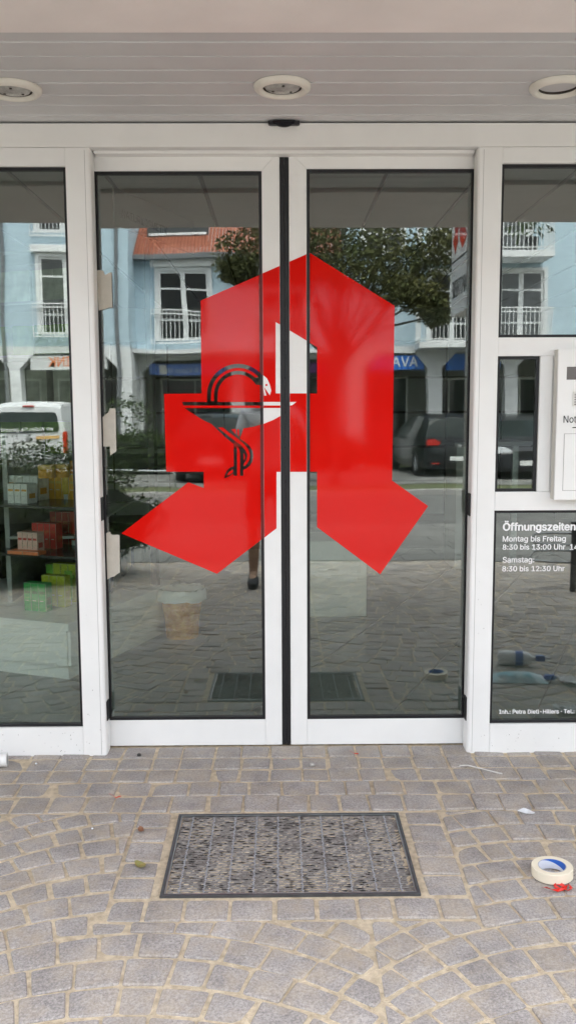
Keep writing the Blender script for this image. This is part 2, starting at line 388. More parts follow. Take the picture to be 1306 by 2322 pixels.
# downlights in the slatted ceiling
def downlight(x, y, label, lens):
    t = thing('recessed_downlight', label, 'downlight', (x, y, 2.43), group='downlights over the entrance')
    MB().lathe([(0.064, 0.014), (0.064, -0.010), (0.067, -0.016), (0.075, -0.020), (0.086, -0.017), (0.0935, -0.009), (0.0945, -0.0035), (0.0945, -0.0012)], (0, 0, 0), 48, close=False).build('ring', cream, t, smooth=True)
    dk = mat('lamp_gap', (0.05, 0.042, 0.036), .6)
    if lens:
        MB().lathe([(0.0635, -0.008), (0.063, 0.004), (0.055, 0.004)], (0, 0, 0), 40, close=False).build('gap', dk, t)
        g = MB(); n = 36; pr_ = [(0.0565, 0.006), (0.0565, -0.0085), (0.053, -0.0105), (0.042, -0.0128), (0.028, -0.0145), (0.014, -0.0155), (0.0001, -0.016)]
        g.lathe(pr_, (0, 0, 0), n, close=False); g.build('lens', mat('ribbed_lamp_glass', (0.86, 0.87, 0.84), 0.10, scale=14, col2=(.34, .345, .33), bump=.9, bscale=330, ior=1.75), t, smooth=True)
        for k in range(3):
            a = .6+k*2.1; MB().lathe([(.0001, -.0165), (.0045, -.016), (.005, -.012)], (.034*cos(a), .034*sin(a), 0), 10, close=False).build('lens_stud', dk, t)
    else:
        MB().lathe([(0.0635, -0.008), (0.062, 0.03), (0.056, 0.06), (0.0001, 0.065)], (0, 0, 0), 40, close=False).build('reflector', mat('empty_lamp_hole', (0.045, 0.036, 0.03), 0.45, var=0.4, scale=30), t, smooth=True)
        MB().lathe([(.0001, .03), (.02, .034), (.024, .05)], (0.01, .01, 0), 20, close=False).build('bulb', mat('old_bulb', (.42, .40, .38), .3), t, smooth=True)
downlight(0.015, -0.445, 'middle cream ring downlight with clear ribbed lens, above the door seam', True)
downlight(-0.875, -0.425, 'cream ring downlight with ribbed lens at the left end of the ceiling', True)
downlight(0.925, -0.445, 'cream ring downlight with dark recessed opening at the right end of the ceiling', False)
# motion sensor
t = thing('motion_sensor', 'small black door sensor tucked under the ceiling above the sliding doors', 'sensor', (0.022, -0.083, 2.428))
MB().prism([(-0.058, 0), (-0.058, -0.013), (-.05, -0.0155), (.05, -0.0155), (0.058, -0.013), (0.058, 0)], -0.016, 0.0).build('housing', mat('sensor_housing', (0.03, 0.03, 0.035), 0.4), t, bevel=.001)
MB().prism([(0.041*cos(a), 0.024*sin(a)-.001) for a in [pi+pi*k/14 for k in range(15)]], -0.024, -0.0155).build('lens', mat('sensor_lens', (0.008, 0.008, 0.012), 0.12), t, bevel=.001)

# ------------------------------------------------------------------ fixed shopfront
FY = -0.08
sf = thing('shopfront', 'white aluminium shopfront frame with fixed side windows round the sliding doors', 'storefront')
def fr(name, x0, x1, z0, z1, y0=FY, y1=-0.012, bev=0.0016, m_=None): return box(name, (x0, y0, z0), (x1, y1, z1), m_ or white, sf, bev)
fr('header', -4.36, 3.76, 2.3395, 2.4235, FY-0.004, 0.16)
fr('track_cover', -0.69, 0.738, 2.3262, 2.3385, FY+0.035, 0.03)
def post(x0, x1, side):
    r = 0.014; P = []
    if side > 0:   # rounded nose on the right
        P = [(x0, -0.012), (x0, FY)]+[(x1-r+r*sin(a), FY+r-r*cos(a)) for a in [pi/2*k/6 for k in range(7)]]+[(x1, -0.012)]
    else:
        P = [(x1, -0.012), (x0, -0.012)]+[(x0+r-r*cos(a), FY+r-r*sin(a)) for a in [pi/2*k/6 for k in range(7)]]+[(x1, FY)]
    o = MB().prismz(P, -0.03, 2.3385).build('post', white, sf)
    for p in o.data.polygons: p.use_smooth = True
    o.data.set_sharp_from_angle(angle=radians(35))
    s_ = x1-0.021 if side > 0 else x0+0.021
    box('seam', (s_-0.0006, FY-0.0004, 0.0), (s_+0.0006, FY+0.004, 2.33), mat('seam_shadow', (0.30, 0.30, 0.29), .7), sf)
post(-0.789, -0.6965, 1); post(0.7445, 0.8345, -1)
XL, XR = -4.3, 3.7  # side windows widened beyond view to let more light into the shop
fr('post', XL-0.06, XL, -0.03, 2.3385); fr('post', XR, XR+0.06, -0.03, 2.3385)
e = 0.0007
fr('top_rail', XL+e, -0.789-e, 2.2715, 2.3385); fr('bottom_rail', XL+e, -0.789-e, -0.03, 0.113)
fr('top_rail', 0.8345+e, XR-e, 2.280, 2.3385); fr('bottom_rail', 0.8345+e, XR-e, -0.03, 0.114)
fr('transom', 0.8345+e, XR-e, 1.5705, 1.6405); fr('transom', 0.8345+e, XR-e, 0.976, 1.0490)
fr('mullion', 0.998, 1.046, 1.0490+e, 1.5705-e)
fr('infill_panel', 1.0465, XR-e, 1.0490+e, 1.5705-e, FY+.006)
def pane(x0, x1, z0, z1, parent, y, name='pane', gk=0.0115, lab=None):
    p = box(name, (x0, y, z0), (x1, y+0.006, z1), glass, parent)
    g = MB()                                       # black gasket ring, a little proud of the glass
    a, b = y-0.005, y+0.016
    for (u0, u1, w0, w1) in ((x0, x0+gk, z0, z1), (x1-gk, x1, z0, z1), (x0+gk, x1-gk, z0, z0+gk), (x0+gk, x1-gk, z1-gk, z1)): g.box((u0, a, w0), (u1, b, w1))
    g.build('gasket', black, p)
    if lab: p['label'] = lab
    return p
pane(XL, -0.789, 0.113, 2.2715, sf, FY+0.018)
pU = pane(0.8345, XR, 1.6405, 2.280, sf, FY+0.018)
pS = pane(0.8345, 0.998, 1.049, 1.5705, sf, FY+0.018)
pL = pane(0.8345, XR, 0.114, 0.976, sf, FY+0.018)
# black brush clips on the posts
for px, y0, y1 in ((231.5, 1128, 1181), (243.5, 1590, 1634), (1062.5, 1119, 1170), (1055.5, 1580, 1633)):
    a, b = pl(px, y1, FY+.02), pl(px, y0, FY+.02); s_ = -1 if px > 600 else 1
    x = (-0.6965 if s_ > 0 else 0.7445)
    box('brush_clip', (min(x, x+s_*.004), FY+.012, a.z), (max(x, x+s_*.004), FY+.05, b.z), black, sf, .001)
# specks of dirt on the bottom rails
g = MB(); rs = random.Random(5)
SP = [(161, 1667), (162, 1676), (133, 1692), (140, 1702), (1147, 1668), (1154, 1666), (1174, 1673), (1210, 1675)]+[(rs.uniform(5, 185), rs.uniform(1655, 1708)) for _ in range(16)]+[(rs.uniform(1112, 1300), rs.uniform(1648, 1702)) for _ in range(16)]+[(rs.uniform(196, 236), rs.uniform(1380, 1700)) for _ in range(10)]+[(rs.uniform(1082, 1108), rs.uniform(1300, 1700)) for _ in range(8)]
for px, py in SP:
    q = pl(px, py, FY-.0006); r = rs.uniform(.0005, .0016); g.prism([(q.x+r*cos(a)*rs.uniform(.6, 1.3), q.z+r*sin(a)*rs.uniform(.6, 1.3)) for a in [2*pi*k/7 for k in range(7)]], FY-.0008, FY+.001)
tag(g.build('dirt_specks', mat('dirt', (0.16, 0.145, 0.13), .9), sf), kind='stuff')

# lettering on the lower right window
ty = FY+0.018-0.0014
def win_text(s, px0, px1, py, name='lettering', bold=0.0, sp=1.0):
    a, b = pl(px0, py, ty), pl(px1, py, ty)
    return text(name, s, (a.x, ty+.001, a.z), b.x-a.x, letw, pL, bold=bold, sp=sp)
win_text('Öffnungszeiten', 1140, 1303, 1203, bold=0.030)
win_text('Montag bis Freitag', 1139, 1281.5, 1228, bold=0.015)
win_text('8:30 bis 13:00 Uhr', 1139, 1280.5, 1246.5, bold=0.015)
win_text('14', 1291, 1310, 1246.5, bold=0.015)
win_text('Samstag:', 1139, 1210, 1275.5, bold=0.015)
win_text('8:30 bis 12:30 Uhr', 1138, 1279, 1295.5, bold=0.015)
win_text('Inh.: Petra Dietl-Hillers · Tel.:', 1131, 1301, 1618.5, bold=0.016)

# night-service hatch box on the right
HY = FY-0.056
hb = thing('night_service_hatch', 'white metal service box with slot, speaker grille and flap, mounted right of the doors', 'hatch', (1.05, FY, 1.023))
def hbx(name, a, b, m_, par=None, bevel=0.001):
    return box(name, (a[0]-1.05, a[1]-FY, a[2]-1.023), (b[0]-1.05, b[1]-FY, b[2]-1.023), m_, par or hb, bevel)
hx0, hx1, hz0, hz1 = 1.05, 1.60, 1.023, 1.592
wx0, wz0, wz1 = pl(1284, 846, HY).x, pl(1284, 861, HY).z, pl(1284, 831.5, HY).z
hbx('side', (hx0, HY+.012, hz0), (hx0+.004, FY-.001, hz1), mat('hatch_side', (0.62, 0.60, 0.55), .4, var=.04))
hbx('body', (hx0+.0045, HY+.012, hz0+.001), (hx1, FY-.0005, hz1-.001), white)
g = MB(); wx1 = wx0+0.20
for (x0, x1, z0, z1) in ((hx0, wx0, hz0, hz1), (wx0, wx1, wz1, hz1), (wx0, wx1, hz0, wz0), (wx1, hx1, hz0, hz1)): g.box((x0-1.05, HY-FY, z0-1.023), (x1-1.05, HY-FY+.0115, z1-1.023))
g.build('front_plate', white, hb)
hbx('viewing_slot', (wx0+.0002, HY+.008, wz0+.0002), (wx1-.0002, HY+.0115, wz1-.0002), mat('slot_glass', (0.16, 0.145, 0.14), .12, ior=1.6))
a, b = pl(1298, 942, HY), pl(1298, 891, HY)
gx = pl(1299.5, 900, HY).x
gr_ = hbx('speaker_grille', (gx-.004, HY-.0015, pl(1298, 921, HY).z), (gx+.075, HY-.0001, pl(1298, 888, HY).z), mat('grille_plate', (.74, .73, .70), .4), bevel=.0015)
for k in range(7):
    z = pl(1300, 894+k*3.9, HY).z; hbx('grille_slot', (gx+.003, HY-.0021, z-.0012), (gx+.068, HY-.0012, z+.0012), letk, gr_, 0)
q = pl(1276.5, 958.5, HY); text('lettering', 'Notdienst', (q.x-1.05, HY-FY-.0002, q.z-1.023), 0.138, letk, hb, height=0.0275)
q = pl(1297, 969.5, HY); hbx('printed_rule', (q.x, HY-.0011, q.z-.0018), (q.x+.07, HY-.0001, q.z+.0018), letk, bevel=0)
a, b = pl(1275, 1112, HY), pl(1279, 984, HY)
hbx('flap', (b.x, HY-.0016, a.z), (b.x+.40, HY-.0002, b.z), white, bevel=.0006)
g = MB()
for (x0, x1, z0, z1) in ((b.x-.0012, b.x, a.z-.0012, b.z+.0012), (b.x, b.x+.4, b.z, b.z+.0012), (b.x, b.x+.4, a.z-.0012, a.z)): g.box((x0-1.05, HY-FY-.0008, z0-1.023), (x1-1.05, HY-FY-.0001, z1-1.023))
g.build('flap_gap', mat('gap_shadow', (.22, .21, .2), .8), hb)

# ------------------------------------------------------------------ sliding leaves and the red pharmacy sign on them
def leaf(x0, x1, gx0, gx1, gz0, gz1, label):
    t = thing('sliding_door', label, 'door')
    zt, zb, d = 2.349, 0.004, 0.045
    def pp(name, P): return MB().prism(P, 0, d).build(name, white, t, bevel=.0013)
    s_ = .0004
    pp('stile', [(x0, zb), (gx0-s_, zb), (gx0-s_, gz1), (x0, zt)]); pp('stile', [(gx1+s_, zb), (x1, zb), (x1, zt), (gx1+s_, gz1)])
    pp('top_rail', [(gx0, gz1+s_), (gx1, gz1+s_), (x1-s_*1.5, zt), (x0+s_*1.5, zt)]); pp('bottom_rail', [(gx0, zb), (gx1, zb), (gx1, gz0), (gx0, gz0)])
    return t, pane(gx0, gx1, gz0, gz1, t, 0.008)
lfL, paneL = leaf(-0.782, 0.0045, -0.7025, -0.0635, 0.112, 2.2745, 'left sliding glass door carrying the snake and bowl half of the red sign')
lfR, paneR = leaf(0.0405, 0.832, 0.108, 0.752, 0.111, 2.2815, 'right sliding glass door carrying the plain half of the red sign')
box('edge_seal', (0.0052, 0.004, 0.004), (0.0225, 0.04, 2.349), black, lfL, .001); box('edge_seal', (0.0232, 0.004, 0.004), (0.0398, 0.04, 2.349), black, lfR, .001)

def c3(p): return (440+p[0]*0.2297, 800+p[1]*0.2297)      # coordinates of the enlarged view of the emblem
def arc(cx, cy, r, a0, a1, n): return [(cx+r*cos(radians(a0+(a1-a0)*k/n)), cy-r*sin(radians(a0+(a1-a0)*k/n))) for k in range(n+1)]
OUT = [(703, 573), (895, 693), (889, 1090), (971, 1148), (862, 1303), (719, 1196), (719, 1070), (627, 1070), (627, 1198), (492, 1302), (275, 1210), (427, 1094), (462, 1107), (462, 1070), (377, 1070), (372, 893), (457, 892), (455, 681)]
HOLE = [(625, 730), (719, 787), (719, 892), (625, 892)]
ecx, ecy = 435, 415
S1 = [(-118, 485), (128, 485)]+arc(ecx, ecy, 307, 180, 40, 22)+[(690, 226), (722, 254), (748, 310), (763, 372), (748, 420), (692, 338), (716, 421), (692, 423), (684, 345), (668, 318)]+arc(ecx, ecy, 202, 30, 180, 20)+[(232, 485), (1010, 485), (966, 520), (-104, 520)]
I1 = [(166, 478)]+arc(ecx, ecy, 267, 178, 43, 20)+[(636, 238)]+arc(ecx, ecy, 238, 46, 178, 20)+[(197, 478)]
I2 = [(715+11*cos(a), 318+11*sin(a)) for a in [2*pi*k/10 for k in range(10)]]
S2 = [(-92, 545), (950, 545), (935, 562), (860, 620), (780, 664), (690, 700), (590, 729), (487, 747), (470, 800), (452, 848), (500, 880), (548, 920), (578, 970), (586, 1020), (575, 1075), (548, 1118), (515, 1143), (486, 1158), (486, 1215), (455, 1215), (455, 985), (444, 950), (428, 930), (424, 930), (424, 1215), (392, 1215), (388, 1192), (345, 1224), (298, 1242), (305, 1205), (325, 1165), (355, 1135), (392, 1120), (392, 902), (300, 825), (170, 702), (80, 660), (0, 607), (-60, 570)]
I3 = [(236, 738), (284, 735), (350, 790), (430, 846), (495, 902), (538, 956), (555, 1010), (545, 1062), (520, 1102), (490, 1125), (490, 1098), (516, 1062), (526, 1012), (508, 964), (468, 916), (400, 868), (330, 815)]
I4 = [(489, 985), (500, 1004), (505, 1030), (499, 1052), (489, 1066)]
I5 = [(364, 757), (412, 750), (416, 812), (396, 790)]
I6 = [(424, 756), (444, 755), (447, 828), (428, 812)]
I7 = [(322, 1215), (342, 1178), (372, 1158), (386, 1152), (386, 1180), (352, 1206)]
polys = [OUT, HOLE]+[[c3(p) for p in P] for P in (S1, I1, I2, S2, I3, I4, I5, I6, I7)]
def to_xz(P): 
    r = []
    for p in P: q = pl(p[0], p[1], 0.0); r.append((q.x, q.z))
    return r
XZ = [to_xz(P) for P in polys]
def film(name, x0, x1, y, parent, lab, P=XZ, m_=red, th=0.0006):
    me = fill_curve(P); bm = bmesh.new(); bm.from_mesh(me)
    bmesh.ops.remove_doubles(bm, verts=bm.verts, dist=1e-6)
    for nx, d in ((-1, x0), (1, x1)):
        geom = list(bm.verts)+list(bm.edges)+list(bm.faces)
        bmesh.ops.bisect_plane(bm, geom=geom, plane_co=(d, 0, 0), plane_no=(nx, 0, 0), clear_outer=True)
    for v in bm.verts: v.co = Vector((v.co.x, y, v.co.y))
    r = bmesh.ops.extrude_face_region(bm, geom=list(bm.faces))
    bmesh.ops.translate(bm, verts=[q for q in r['geom'] if isinstance(q, bmesh.types.BMVert)], vec=(0, -th, 0))
    bmesh.ops.recalc_face_normals(bm, faces=bm.faces); bm.to_mesh(me); bm.free()
    me.materials.clear(); me.materials.append(m_); me.name = name
    o = link(name, me, parent); o['label'] = lab; return o
gk = 0.0115
film('red_sign_film', -0.70, -0.0635-gk-.0005, 0.0079, lfL, 'red vinyl part of the sign on glass with snake and bowl cut out')
film('red_sign_film', -0.0625, 0.0038, -0.0002, lfL, 'red vinyl strip of the sign on the white centre stile')
film('red_sign_film', 0.0412, 0.1068, -0.0002, lfR, 'red vinyl strip of the sign on the white centre stile')
film('red_sign_film', 0.108+gk+.0005, 0.75, 0.0079, lfR, 'red vinyl part of the sign on the right glass')
# darker red strip over the black gasket, standing for the dark gap there
film('red_sign_edge', -0.0635-gk+.0012, -0.0640, 0.0027, lfL, 'dark red strip of the sign over the gasket', m_=mat('red_vinyl_dark', (0.16, 0.006, 0.006), .4))

def tape_piece(P, label):
    Q = [pl(a, b, 0.004) for a, b in P]; P2 = [(q.x, q.z) for q in Q]
    o = MB().prism(P2[::-1], 0.0012, 0.0019).build('tape_strip', tapem); return tag(o, label, 'tape', 'masking tape on the left door')
tape_piece([(221, 613.5), (228, 612.5), (236, 615), (237.5, 622), (241.5, 623), (247, 619), (254, 618), (254.6, 655), (256, 698), (247, 698), (239, 701), (225, 704.6), (223, 670)], 'uppermost torn piece of masking tape on the left door glass, level with the balcony window')
tape_piece([(234, 945.7), (240, 940), (247, 935), (250, 926), (256, 926), (263, 926), (264, 980), (265, 1023.6), (258, 1028), (251, 1033), (250, 1012), (235.5, 1012.5)], 'middle torn piece of masking tape, level with the bowl on the red sign')
tape_piece([(241.8, 1209), (246, 1207), (251, 1206), (252.5, 1211), (257.6, 1213), (265, 1212), (272, 1213), (273, 1298), (267, 1301), (260, 1307), (252, 1309), (244.5, 1314)], 'lowest torn piece of masking tape, beside the left tip of the red sign')

# ------------------------------------------------------------------ inside the shop
def gi(px, py, z): d = ray(px, py); return CAM + d*((z-CAM.z)/d.z)
room = tag(sheet('shop_floor', -4.6, 4.6, 0.045, 7.6, -0.012, mat('floor_grout', (0.18, 0.18, 0.18), .8)), kind='structure')
tilem = mat('floor_tile', (0.235, 0.255, 0.248), 0.34, var=0.12, scale=5, bump=.02)
ang = radians(-24); ux, uy = cos(ang), sin(ang); vx, vy = -sin(ang), cos(ang)
for i in range(-12, 13):
    for j in range(-8, 16):
        s_ = 0.6; g_ = 0.003; P = []
        for a, b in ((g_, g_), (s_-g_, g_), (s_-g_, s_-g_), (g_, s_-g_)):
            A, B = i*s_+a+.13, j*s_+b+.03; P.append((-1.021+A*ux+B*vx, 0.228+A*uy+B*vy))
        P = clip(P, (0, -1), -0.05); P = clip(P, (0, 1), 5.2) if len(P) > 2 else P
        P = clip(P, (1, 0), 2.6) if len(P) > 2 else P; P = clip(P, (-1, 0), 2.9) if len(P) > 2 else P
        if len(P) > 2 and area(P) > .002: MB().prismz(P, -0.014, 0.0).build('tile', tilem, room)
wallm = mat('shop_wall', (0.66, 0.66, 0.64), .8, var=.05)
for nm, a, b in (('shop_wall_left', (-4.7, .3, -.1), (-4.6, 7.6, 2.7)), ('shop_wall_right', (4.6, .3, -.1), (4.7, 7.6, 2.7)), ('shop_wall_back', (-4.7, 7.6, -.1), (4.7, 7.7, 2.7))):
    tag(box(nm, a, b, wallm), kind='structure')
ceil = tag(box('shop_ceiling', (-4.7, .17, 2.64), (4.7, 7.7, 2.75), mat('ceiling_void_dark', (.15, .15, .15), .9)), kind='structure')
cpm = mat('ceiling_panel', (0.34, 0.34, 0.335), .8, var=.04)
for k in range(-9, 9): box('ceiling_panel', (0.08+k*.5+.014, .18, 2.622), (0.08+(k+1)*.5-.014, 7.55, 2.6395), cpm, ceil)
box('bulkhead', (-4.7, .05, 2.43), (4.7, .168, 2.75), wallm, ceil)

laminate = mat('white_laminate', (0.80, 0.81, 0.80), .35, var=.03)
greylam = mat('grey_laminate', (0.42, 0.43, 0.43), .4, var=.05)
darkshelf = mat('smoked_shelf', (0.03, 0.032, 0.034), .2)
U = Vector((-0.932, 0.357, 0)); V = Vector((0.357, 0.932, 0)); C0 = Vector((-1.085, 0.895, 0)); RZU = math.atan2(-0.357, 0.932)
dp = thing('display_podium', 'low white display podium with recessed plinth behind the left window', 'display stand', C0, RZU)
# local: x runs right along the front (negative = left), y runs into the shop
box('body', (-1.15, 0.0, 0.075), (0.0, 1.2, 0.262), laminate, dp, .0015); box('side_panel', (0.0006, 0.012, 0.075), (0.016, 1.2, 0.262), laminate, dp, .001)
box('plinth', (-1.13, 0.028, 0), (-0.012, 1.18, 0.0745), laminate, dp); box('top', (-1.16, -0.012, 0.2625), (0.022, 1.21, 0.302), laminate, dp, .002)
ds = thing('tiered_shelf', 'dark shelf tiers on thin posts behind the left window', 'shelf', C0, RZU)
for z, y0 in ((0.612, 0.16), (0.879, 0.12)): box('shelf_board', (-1.15, y0, z-.014), (0.05, 1.1, z), darkshelf, ds, .001)
for x, y in ((-1.1, .9), (-.05, 1.02), (-1.1, .2)): box('shelf_post', (x-.02, y-.02, .303), (x+.02, y+.02, 2.55), mat('dark_post', (.03, .03, .033), .4), ds)
hd = box('header_board', (0.0, .55, 2.36), (.012, 1.5, 2.56), mat('header_grey', (.20, .205, .20), .6), ds)
text('lettering', 'NATURKOSMETIK', (0.0135, 0.62, 2.415), 0.52, letk, hd, rz=pi/2)
PB = 'packs on the tiered display'
ORD = {2: ('left', 'right'), 3: ('leftmost', 'middle', 'rightmost'), 4: ('leftmost', 'second from left', 'third from left', 'rightmost')}
NTH = ('leftmost', 'second', 'third', 'fourth', 'fifth', 'sixth', 'seventh', 'eighth', 'ninth', 'tenth', 'eleventh', 'twelfth', 'thirteenth', 'fourteenth', 'fifteenth', 'sixteenth')
pbm = {}
def pack(px, py, z, n, w, h, d, col, top=None, label='', off=0.0, band=None, gap=0.0025):
    p = gi(px, py, z)+V*off; p.z = z+.0006
    me = None
    cm = mat('pack_'+'_'.join('%02d' % int(c*99) for c in col), tuple(min(.85, c*1.45) for c in col), .4, var=.12, scale=40); tm = mat('pack_edge', (.62, .62, .56), .4)
    bm_ = mat('pack_'+'_'.join('%02d' % int(c*99) for c in (band or col)), band or col, .4, var=.12, scale=40)
    for k in range(n):
        if me is None:
            g = MB().box((0, 0, 0), (w-gap, d, h), 0)
            g.box((w*.1, -.0004, h*.62), (w*.82, .0, h*.72), 2).box((w*.15, -.0004, h*.36), (w*.6, 0, h*.385), 1).box((w-gap, d*.2, h*.25), (w-gap+.0004, d*.8, h*.5), 2)
            g.box((w-gap-.0008, -.0006, 0), (w-gap+.0006, .0008, h), 1).box((0, -.0006, h-.0009), (w-gap, .0008, h+.0004), 1)
            o = g.build('product_box', [cm, tm, bm_]); me = o.data
        else: o = link('product_box', me)
        o.location = p-U*(w*k); o.rotation_euler = (0, 0, RZU)
        tag(o, label if n == 1 else ORD[n][k]+' '+label, 'product box', PB+': '+label[:26])
G1, G2, G3 = (0.02, .27, .06), (0.30, .34, .02), (.38, .46, .04)
pack(57, 1384, .302, 3, .047, .152, .055, G1, label='dark green pack in the front row on the white podium', band=(.03, .2, .05))
pack(90, 1376, .302, 3, .050, .172, .055, G2, label='olive yellow pack behind the dark green packs', band=(.4, .4, .05), off=.03)
pack(112, 1366, .302, 4, .050, .215, .055, G3, label='tall yellow green pack at the back of the podium row', band=(.2, .4, .04), off=.05)
pack(86, 1360, .302, 1, .05, .19, .05, (.12, .36, .04), label='lone bright green pack left of the tall yellow green packs', off=.09)
R1, R2 = (.62, .38, .34), (.46, .035, .03)
pack(42, 1253, .612, 4, .032, .112, .06, R1, label='pale pink and white pack in front on the middle tier', band=(.5, .05, .05))
pack(62, 1245, .612, 4, .040, .14, .06, R2, label='red pack behind the pale pink packs', band=(.6, .1, .05), off=.05)
pack(92, 1238, .612, 4, .042, .185, .06, (.36, .03, .03), label='tall dark red pack at the back of the middle tier', band=(.55, .2, .1), off=.10)
pack(18, 1256, .612, 2, .10, .018, .07, (.62, .16, .06), label='flat orange pack lying on the middle tier', gap=.004)
pack(19, 1141, .879, 3, .043, .105, .085, (.66, .68, .66), label='white pack in front on the top tier', band=(.7, .38, .08))
pack(2, 1136, .879, 4, .050, .135, .10, (.60, .62, .60), label='taller white pack behind the front white packs on the top tier', band=(.7, .35, .05), off=.07)
pack(104, 1132, .879, 4, .046, .14, .06, (.62, .30, .03), label='orange yellow pack at the right of the top tier', band=(.7, .5, .1), off=.03)
pack(150, 1116, .879, 3, .05, .19, .06, (.62, .18, .02), label='deep orange pack at the far right of the top tier', off=.05)
def tube(px, py, z, h, col, label, off=0.0):
    p = gi(px, py, z)+V*off; t = thing('product_tube', label, 'tube', (p.x, p.y, z+.0006), RZU)
    MB().lathe([(.0001, 0), (.016, 0), (.016, .028), (.0001, .028)], (0, 0, 0), 16, close=False).build('cap', mat('tube_cap', (.62, .64, .63), .35), t, smooth=True)
    vs = []; n = 16
    for k, (rx, ry, zz) in enumerate(((.019, .019, .0285), (.021, .019, .05), (.024, .012, h*.7), (.026, .003, h))): vs += [(rx*cos(2*pi*i/n), ry*sin(2*pi*i/n), zz) for i in range(n)]
    MB().add(vs, [(k*n+i, k*n+(i+1) % n, (k+1)*n+(i+1) % n, (k+1)*n+i) for k in range(3) for i in range(n)]+[tuple(range(3*n, 4*n))]).build('body', mat('tube_%d' % int(col[0]*99), col, .35, var=.15, scale=30), t, smooth=True)
tube(158, 1371, .302, .19, (.16, .40, .03), 'bright green tube standing cap down right of the dark green packs')
tube(170, 1236, .612, .19, (.58, .05, .03), 'red tube standing cap down right of the red packs')
tube(152, 1132, .879, .17, (.68, .48, .05), 'yellow tube standing cap down among the orange packs')
for px, py, lab in ((104, 1085, 'left of two round orange jars on top of the packs'), (137, 1083, 'right of two round orange jars on top of the packs')):
    p = gi(px, py, 1.02); t = thing('jar', lab, 'jar', (p.x, p.y+.03, 1.0205))
    MB().lathe([(.0001, 0), (.042, 0), (.044, .006), (.044, .042), (.04, .046)], (0, 0, 0), 28).build('body', mat('jar_orange', (.66, .32, .03), .3), t, smooth=True)
    MB().lathe([(.0001, .0462), (.046, .0462), (.046, .066), (.042, .07), (.0001, .07)], (0, 0, 0), 28, close=False).build('lid', mat('jar_lid', (.68, .42, .10), .35), t, smooth=True)
# wall shelf with pale green stock, further back on the left
ws = thing('wall_shelf', 'tall shelf of pale green stock deeper in the shop on the left', 'shelf', (-1.62, 2.15, 0), RZU)
box('back_panel', (-1.6, .36, 0), (.3, .38, 2.4), greylam, ws)
for z in (.4, .75, 1.1, 1.42, 1.72, 2.05, 2.36): box('shelf_board', (-1.6, 0, z-.018), (.3, .358, z), greylam, ws)
for r, (z, h, col) in enumerate(((1.1, .2, (.25, .42, .08)), (1.42, .21, (.55, .56, .52)), (1.72, .19, (.22, .40, .10)), (2.05, .2, (.52, .60, .48)))):
    x = -1.5; k = 0; me = None
    while x < .2:
        w = .16
        if me is None: o = MB().box((0, 0, 0), (w-.008, .12, h)).box((.02, -.0006, h*.3), (w-.03, 0, h*.55)).build('product_box', mat('stock_%d' % r, col, .45, var=.2, scale=14)); me = o.data
        else: o = link('product_box', me)
        o.location = ws.matrix_basis @ Vector((x, .06+random.uniform(0, .03), z+.0006)); o.rotation_euler = (0, 0, RZU)
        tag(o, NTH[k]+' '+('bright green', 'white', 'mid green', 'pale green')[r]+' carton from the left on the tall shelf deeper inside', 'carton', 'cartons on the tall shelf row of '+('bright', 'white', 'mid', 'pale')[r]); k += 1; x += w+random.choice((0, 0, .05))
# low white shelf run inside the left door
gd_ = thing('shelf_run', 'long low white shelf run going back into the shop behind the left door', 'shelf', (-0.95, 1.40, 0))
box('plinth', (-.5, .02, 0), (-.04, 2.75, .08), laminate, gd_); box('base', (-.55, 0, .0805), (0, 2.8, .27), laminate, gd_, .003); box('shelf_board', (-.55, -.01, .2705), (.012, 2.81, .295), laminate, gd_, .003)
box('back_panel', (-.58, 0, 0), (-.555, 2.8, 1.25), greylam, gd_); box('upper_board', (-.555, 0, .66), (-.2, 2.8, .675), greylam, gd_)
for k in range(15):
    c = [(.55, .57, .56), (.05, .12, .34), (.48, .50, .50), (.6, .6, .58), (.25, .3, .34)][k % 5]; y = 1.46+k*.18; h = random.uniform(.16, .26)
    o = MB().box((0, 0, 0), (.09, .13, h)).box((.0905, .02, h*.4), (.0912, .11, h*.7)).build('product_box', mat('shelf_pack_%d' % (k % 5), c, .4, var=.15, scale=25)); o.location = (-1.10+random.uniform(-.02, .03), y, .2956)
    tag(o, ('grey', 'dark blue', 'light grey', 'off white', 'slate')[k % 5]+' pack, '+NTH[k].replace('leftmost', 'first')+' from the door on the low shelf run', 'product box', 'packs on the low shelf run: '+('grey', 'dark blue', 'light grey', 'off white', 'slate')[k % 5])
# waste basket
p = gi(410, 1452, 0); wb = thing('waste_basket', 'tan wicker waste basket with white liner standing inside the left door', 'basket', (p.x, p.y+.1, .0005))
MB().lathe([(.0001, 0), (.098, 0), (.104, .1), (.118, .2), (.132, .245), (.126, .245), (.09, .01), (.0001, .01)], (0, 0, 0), 28, close=False).build('body', mat('wicker', (.70, .25, .04), .7, scale=30, col2=(.85, .42, .10), bump=.8, bscale=70), wb)
g = MB(); n = 40; vs = []
for k, (r, z) in enumerate(((.118, .30), (.142, .302), (.150, .275), (.152, .235))): vs += [(r*(1+random.uniform(-.03, .03))*cos(2*pi*i/n), r*(1+random.uniform(-.03, .03))*sin(2*pi*i/n), z+random.uniform(-.008, .006)) for i in range(n)]
g.add(vs, [(k*n+i, k*n+(i+1) % n, (k+1)*n+(i+1) % n, (k+1)*n+i) for k in range(3) for i in range(n)]).build('liner', mat('bin_liner', (.80, .80, .79), .3), wb, smooth=True)
